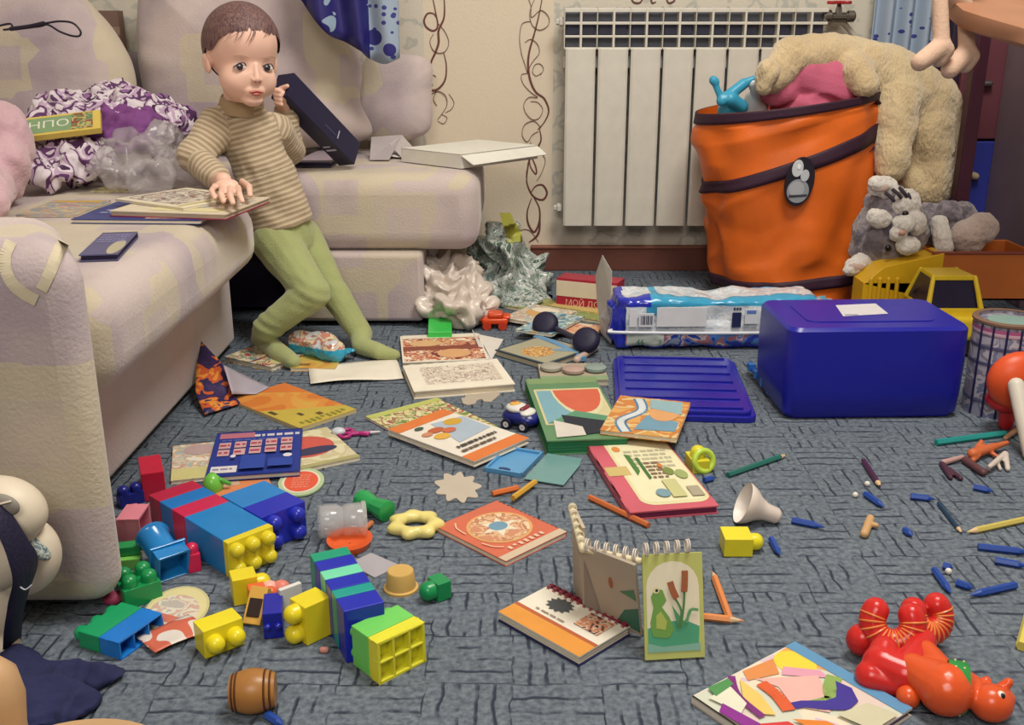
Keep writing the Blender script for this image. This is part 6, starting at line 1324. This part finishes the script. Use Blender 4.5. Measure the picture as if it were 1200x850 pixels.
o = own_origin(b.build('folded_leaflet', solid=.001)); o.location.z = .3485; tag(o, 'folded grey leaflet standing like a tent on the ottoman', 'leaflet')
for (a_, b__, c__, z, l, m) in (((432,178),(470,181),(434,172),.349,'thin pinkish grey paper lying behind the white box on the ottoman','#b8aca8'),((430,184),(468,187),(433,178),.351,'white folded paper strip left of the white box','#dcd8d6'),((458,170),(480,171),(456,166),.349,'little dark grey slip on the ottoman behind the papers','#5c5a66')):
    sheet('paper_slip', l, 'paper', a_, b__, c__, z, C(m,.7), curl=.006)
# ---- heap on the sofa seat
PB = busy('leopard', ['#d6cdd4','#d0c4cc','#5a3460','#b9a0b8','#d8d0d6','#42204a','#8a6090'], 20, .9, 2, bump=.3, voronoi=False)
nt = PB.node_tree
b = MB(); z0 = SZ+.02
for (px, py, Y, r) in [(60,170,2.16,.055),(40,195,2.08,.04),(90,190,2.12,.05),(60,205,2.05,.03),(110,150,2.28,.07),(80,135,2.36,.06),(150,135,2.40,.065),(190,140,2.40,.055),(130,118,2.46,.05),(210,150,2.36,.035),(45,160,2.2,.04),(180,160,2.30,.05),(70,150,2.25,.06)]:
    p = Wp(px, py, Y); p.z = max(p.z, z0+r*.5); b.ell(p, (r*1.3, r*1.1, r*.8), PB, n=14)
def crum(a1, s1, a2=.3):
    def f(v, n):
        k = abs(noise.noise(v*s1)); k2 = abs(noise.noise(v*s1*2.3 + Vector((5,5,5)))); w = v + n*((.25-k)*a1 + (.2-k2)*a1*a2)
        return w
    return f
def clampz(f, z): return lambda v, n: (lambda w: Vector((w.x, w.y, max(w.z, z))))(f(v, n))
o = own_origin(blob('patterned_blanket', b, None, .006, 3, clampz(crum(.05, 16, .5), SZ+.003), PB)); tag(o, 'crumpled purple and white spotted blanket heaped in the sofa corner', 'blanket')
b = MB(); PU = C('#7c4484', .8, vary=.2, bump=.2)
for (px, py, Y, r) in [(132,140,2.24,.035),(150,148,2.22,.04),(125,162,2.20,.035),(150,165,2.20,.035),(165,140,2.26,.03)]: b.ell(Wp(px,py,Y),(r*1.4,r,r*.8),PU,n=14)
o = own_origin(blob('purple_cloth', b, None, .005, 3, clampz(crum(.035, 24), SZ+.003), PU)); tag(o, 'plain violet cloth between the spotted blanket and the clear plastic bag', 'cloth')
PLB = C('#c4bec2', .2, alpha=.38, spec=.7)
b = MB()
for (px, py, Y, r) in [(165,185,2.12,.055),(135,195,2.08,.045),(195,195,2.12,.045),(170,205,2.04,.04),(150,175,2.16,.045),(205,205,2.10,.03),(185,170,2.16,.04)]:
    p = Wp(px, py, Y); p.z = max(p.z, z0+r*.45); b.ell(p, (r*1.2, r, r*.8), PLB, n=14)
o = own_origin(blob('plastic_bag', b, None, .005, 2, clampz(crum(.055, 10, .8), SZ+.010), PLB)); tag(o, 'crumpled clear plastic bag lying next to the elbow of the toddler', 'plastic bag')
# yellow game box leaning on the blanket
q0, q1, q2 = Wp(26,161,2.06), Wp(118,150,2.10), Wp(27,139,2.12)
xx = (q1-q0).normalized(); yy_ = (q2-q0); yy_ = (yy_-xx*yy_.dot(xx)); Wg = yy_.length; yy_.normalize()
t = thing('picture_box', 'flat yellow and green box with white lettering resting on the spotted blanket', 'box', mw=frame(q0, xx, yy_, xx.cross(yy_))); Lg = (q1-q0).length
b = MB(); b.box((0,0,-.012),(Lg,Wg,0),C('#d2b95a',.4)); art_on(b, [('r',.03,.1,.62,.9,'#7e9a72'),('r',.62,.1,.9,.95,busy('jungle',['#6a7c4c','#8a3a3c','#b0a868','#5c7c5c'],50))], Lg, Wg, 0); b.build('box', t)
b = MB(); b.text('НПО', C('#dcdcd0',.5), T(Lg*.33, Wg*.5, .0006), .036); b.build('lettering', t)
# pink soft toy at the left edge
b = MB(); PK2 = C('#c8a4ae', .9, bump=.4, vary=.1, sheen=.4)
for p0, r0, p1, r1, Y in [((2,150),.05,(6,180),.05,1.95),((8,185),.04,(2,215),.035,1.90),((-20,170),.07,(-30,215),.06,1.95),((14,150),.03,(16,170),.03,1.93)]: b.cap(Wp(*p0,Y), r0, Wp(*p1,Y), r1, PK2)
b.cap(Wp(-20,210,1.95), .06, P(-25,232,SZ+.05), .05, PK2)
o = own_origin(blob('pink_soft_toy', b, None, .005, 4, clampz(furry(.01,18,.003,60), SZ+.003), PK2)); tag(o, 'pale pink fluffy soft toy cut by the left edge on the sofa', 'soft toy')
# black cable
Yc = 2.44
pts = [(-20,36),(0,30),(12,28),(14,33),(4,35),(20,33),(40,30),(55,27),(70,25),(85,27),(94,36),(93,42),(84,42),(70,37),(56,29),(46,31),(14,35)]
b = MB(); b.tube(crom([Wp(x, y, Yc) for x, y in pts], 6), .0024, C('#221c2c',.4), n=7); b.tube(crom([Wp(12,34,Yc-.004),Wp(34,31,Yc-.004),Wp(52,27,Yc-.004)],5), .0048, C('#221c2c',.4), n=7)
o = own_origin(b.build('cable', smooth=60)); tag(o, 'thin black cable looped on the big cushion in the sofa corner', 'cable')
# bits behind the cushions
for (x0, y0, x1, y1, Y, c, nm, l) in ((86,-10,104,17,2.80,'#242a78','blue_tub','dark blue tub standing behind the corner cushion'),(113,-12,138,18,2.82,'#7c6258','brown_carton','brown carton standing behind the cushions to the right of the blue tub')):
    a_, c_ = Wp(x0, y1, Y), Wp(x1, y0, Y); b = MB(); z00 = .603
    if 'tub' in nm: r = (c_.x-a_.x)/2+.008; b.lathe([(.001,0),(r*.92,0),(r,.10),(r*1.05,.10),(r*1.05,.108),(.001,.112)], 24, C(c,.35), T((a_.x+c_.x)/2, Y, z00), caps=False)
    else: b.box((a_.x, Y-.02, z00), (c_.x, Y+.02, z00+.1), C(c,.6)); b.box((a_.x-.001, Y-.0215, z00+.04), (c_.x+.001, Y-.0195, z00+.06), C('#9a8070',.6))
    o = own_origin(b.build(nm, smooth=40 if 'tub' in nm else None)); tag(o, l, 'container' if 'tub' in nm else 'carton')

# ---------------------------------------------------------------- bags beside the ottoman, wipes
WBG = C('#d2c6bc', .3, spec=.7, vary=.06); b = MB()
for (px, py, Y, r) in [(520,340,2.36,.06),(545,352,2.34,.055),(530,325,2.42,.05),(560,362,2.30,.035),(512,360,2.30,.035),(535,365,2.27,.04),(515,315,2.42,.035)]: b.ell(Wp(px,py,Y),(r*1.15,r,r*.9),WBG,n=14)
o = own_origin(blob('white_plastic_bag', b, None, .005, 2, clampz(crum(.075, 15, .7), .003), WBG)); tag(o, 'crumpled cream white plastic bag beside the ottoman', 'plastic bag')
SBG = busy('silverbag', ['#a8b0ac','#8a9a94','#c4c8c4','#6c8478','#b4b8b4','#c8ccc8','#4c6458'], 12, .22, 3, distort=2.5, bump=.5); b = MB()
for (px, py, Y, r) in [(572,330,2.60,.05),(562,352,2.55,.04),(566,300,2.64,.035),(600,340,2.58,.075),(590,310,2.60,.07),(580,285,2.62,.045),(576,268,2.64,.026),(615,320,2.62,.045),(620,345,2.55,.04),(580,350,2.52,.05),(605,360,2.46,.035)]: b.ell(Wp(px,py,Y)+Vector((.016,.02,0)),(r,r*.8,r),SBG,n=14)
t = thing('foil_bag', 'shiny silver green patterned carrier bag leaning against the wall by the ottoman', 'bag', (Wp(598,350,2.58).x, 2.58, 0))
bg = blob('bag', b, None, .005, 2, clampz(crum(.085, 11, .6), .003), SBG)
bvh = BVHTree.FromPolygons([v.co.copy() for v in bg.data.vertices], [list(p.vertices) for p in bg.data.polygons]); local(t, bg)
def onbag(u, v):
    x = 584+10*v + u*(14+8*v); y = 272+40*v; q = Wp(x, y, 2.3); h = bvh.ray_cast(q, Vector((0,1,0)))[0]; return (h or Vector((q.x, 2.56, q.z))) + Vector((0,-.0025,0))
b = MB(); b.grid(onbag, 12, 18, C('#a8a848',.35)); local(t, b.build('printed_patch', smooth=180))
# blue wipes pack
b = MB(); BW = C('#2c98bc', .2, spec=.7)
b.cap(P(352,402,.03), .026, P(392,412,.026), .024, BW); b.ell(P(372,404,.028),(.055,.032,.026),BW,rot=RZ(-14)); b.box((-.012,-.02,-.002),(.014,.02,.002),BW,T(*P(405,413,.02))@RZ(-15))
t = thing('wipes_pack', 'turquoise plastic pack of wipes on the booklet between the feet of the toddler', 'pack', P(375,418))
o = local(t, blob('wrap', b, None, .0035, 4, crum(.012, 30), BW)); paint(o, lambda c: 1 if c.z > .034 + noise.noise(c*40)*.004 else 0, [busy('wipes', ['#c8b8b0','#d8c8a8','#b87a6a','#c8ccd0','#d8ccc0'], 40, .2)])

# ---------------------------------------------------------------- near left corner of the picture
WS = C('#d8ccb8', .45, vary=.05)
t = thing('toy_handbag', 'cream padded bag with a dark webbing strap at the left edge, before the sofa arm', 'bag', (-.56, .93, 0))
b = MB(); Y = .955
b.ell(Wp(2,598,Y),(.046,.034,.036),WS,n=20,rot=RY(12)); b.ell(Wp(-10,640,Y),(.05,.034,.05),WS,n=20); local(t, blob('upper_pad', b, None, .003, 4))
b = MB(); b.ell(Wp(26,652,Y+.012),(.040,.03,.046),WS,n=20,rot=RY(25)); b.ell(Wp(-12,700,Y+.01),(.032,.03,.06),WS,n=18); b.ell(Wp(-30,760,Y+.0),(.05,.03,.03),WS,n=18); local(t, blob('lower_pad', b, None, .003, 4))
b = MB(); b.ell(Wp(40,638,Y-.002),(.022,.014,.008),busy('lining',['#6c7c84','#b8beb4','#8a9a9c','#4c5c68','#a8b0a8'],90,.8),rot=RY(50)); local(t, b.build('lining', smooth=180))
b = MB(); b.ell(Wp(2,592,Y-.031),(.018,.006,.012),C('#8a847c',.6),rot=RY(15)); b.cap(Wp(-4,592,Y-.038),.0012,Wp(12,588,Y-.036),.0012,WS,6); local(t, b.build('mesh_window', smooth=180))
NV = C('#191634', .6, bump=.3, bs=300)
sp_ = [Wp(-12,588,Y-.04), Wp(6,614,Y-.045), Wp(22,645,Y-.045), Wp(30,670,Y-.04), Wp(22,700,Y-.035), Wp(16,730,Y-.03), P(14,764,.004)]
sc_ = crom(sp_, 6); b = MB(); vs = []; wd_ = [.012+.006*math.exp(-((i/len(sc_)-.5)/.2)**2)+.002*i/len(sc_) for i in range(len(sc_))]
b.tube(sc_, wd_, NV, n=10, flat=.003); local(t, b.build('strap', smooth=60))
b = MB(); p = Wp(28,688,Y-.045); b.tube(crom([p+Vector((-.008,0,-.002)), p+Vector((-.003,-.002,.001)), p+Vector((.002,-.002,-.002)), p+Vector((.008,0,.002))],5), .0008, '#b8b8c8', n=5); local(t, b.build('stitching', smooth=60))
NC = C('#262a52', .9, vary=.15, bump=.3); b = MB()
for (px, py, r, rx) in [(10,790,.022,2.4),(58,792,.018,2.6),(105,790,.014,2.8),(30,820,.022,2.4),(66,828,.018,2.2),(5,845,.022,2),(128,788,.008,2.4)]: b.ell(P(px,py,r*.5),(r*rx,r*1.7,r*.9),NC,n=14)
o = own_origin(blob('dark_cloth', b, None, .0035, 3, clampz(crum(.022, 20, .4), .002), NC)); tag(o, 'crumpled navy cloth on the carpet before the sofa arm', 'cloth')
WD = C('#c09c74', .4, vary=.12); zc = .16
t = thing('wooden_stool', 'round pale wooden stool cut by the bottom left edge', 'stool', (P(122,838,zc).x, P(122,838,zc).y-.085, 0))
b = MB(); b.lathe([(.001,0),(.078,0),(.084,.004),(.085,.010),(.082,.015),(.001,.016)], 48, WD, T(0,0,zc-.016), caps=False); b.build('seat', t, smooth=50)
for a in (45, 135, 225, 315): b = MB(); b.cap((.055*math.cos(R(a)),.055*math.sin(R(a)),zc-.012),.009,(.068*math.cos(R(a)),.068*math.sin(R(a)),.008),.008,WD,10); b.build('leg', t, smooth=60)
t = thing('wooden_backrest_post', 'rounded pale wooden skittle at the very bottom left corner', 'post', (P(-8,812,.20).x, P(-8,812,.20).y, 0))  # taken for the stool's backrest post, built as a separate piece
b = MB(); b.lathe([(.001,0),(.022,0),(.020,.02),(.0185,.17),(.021,.195),(.018,.215),(.010,.225),(.001,.228)], 24, WD, caps=False); b.build('turned_body', t, smooth=50)
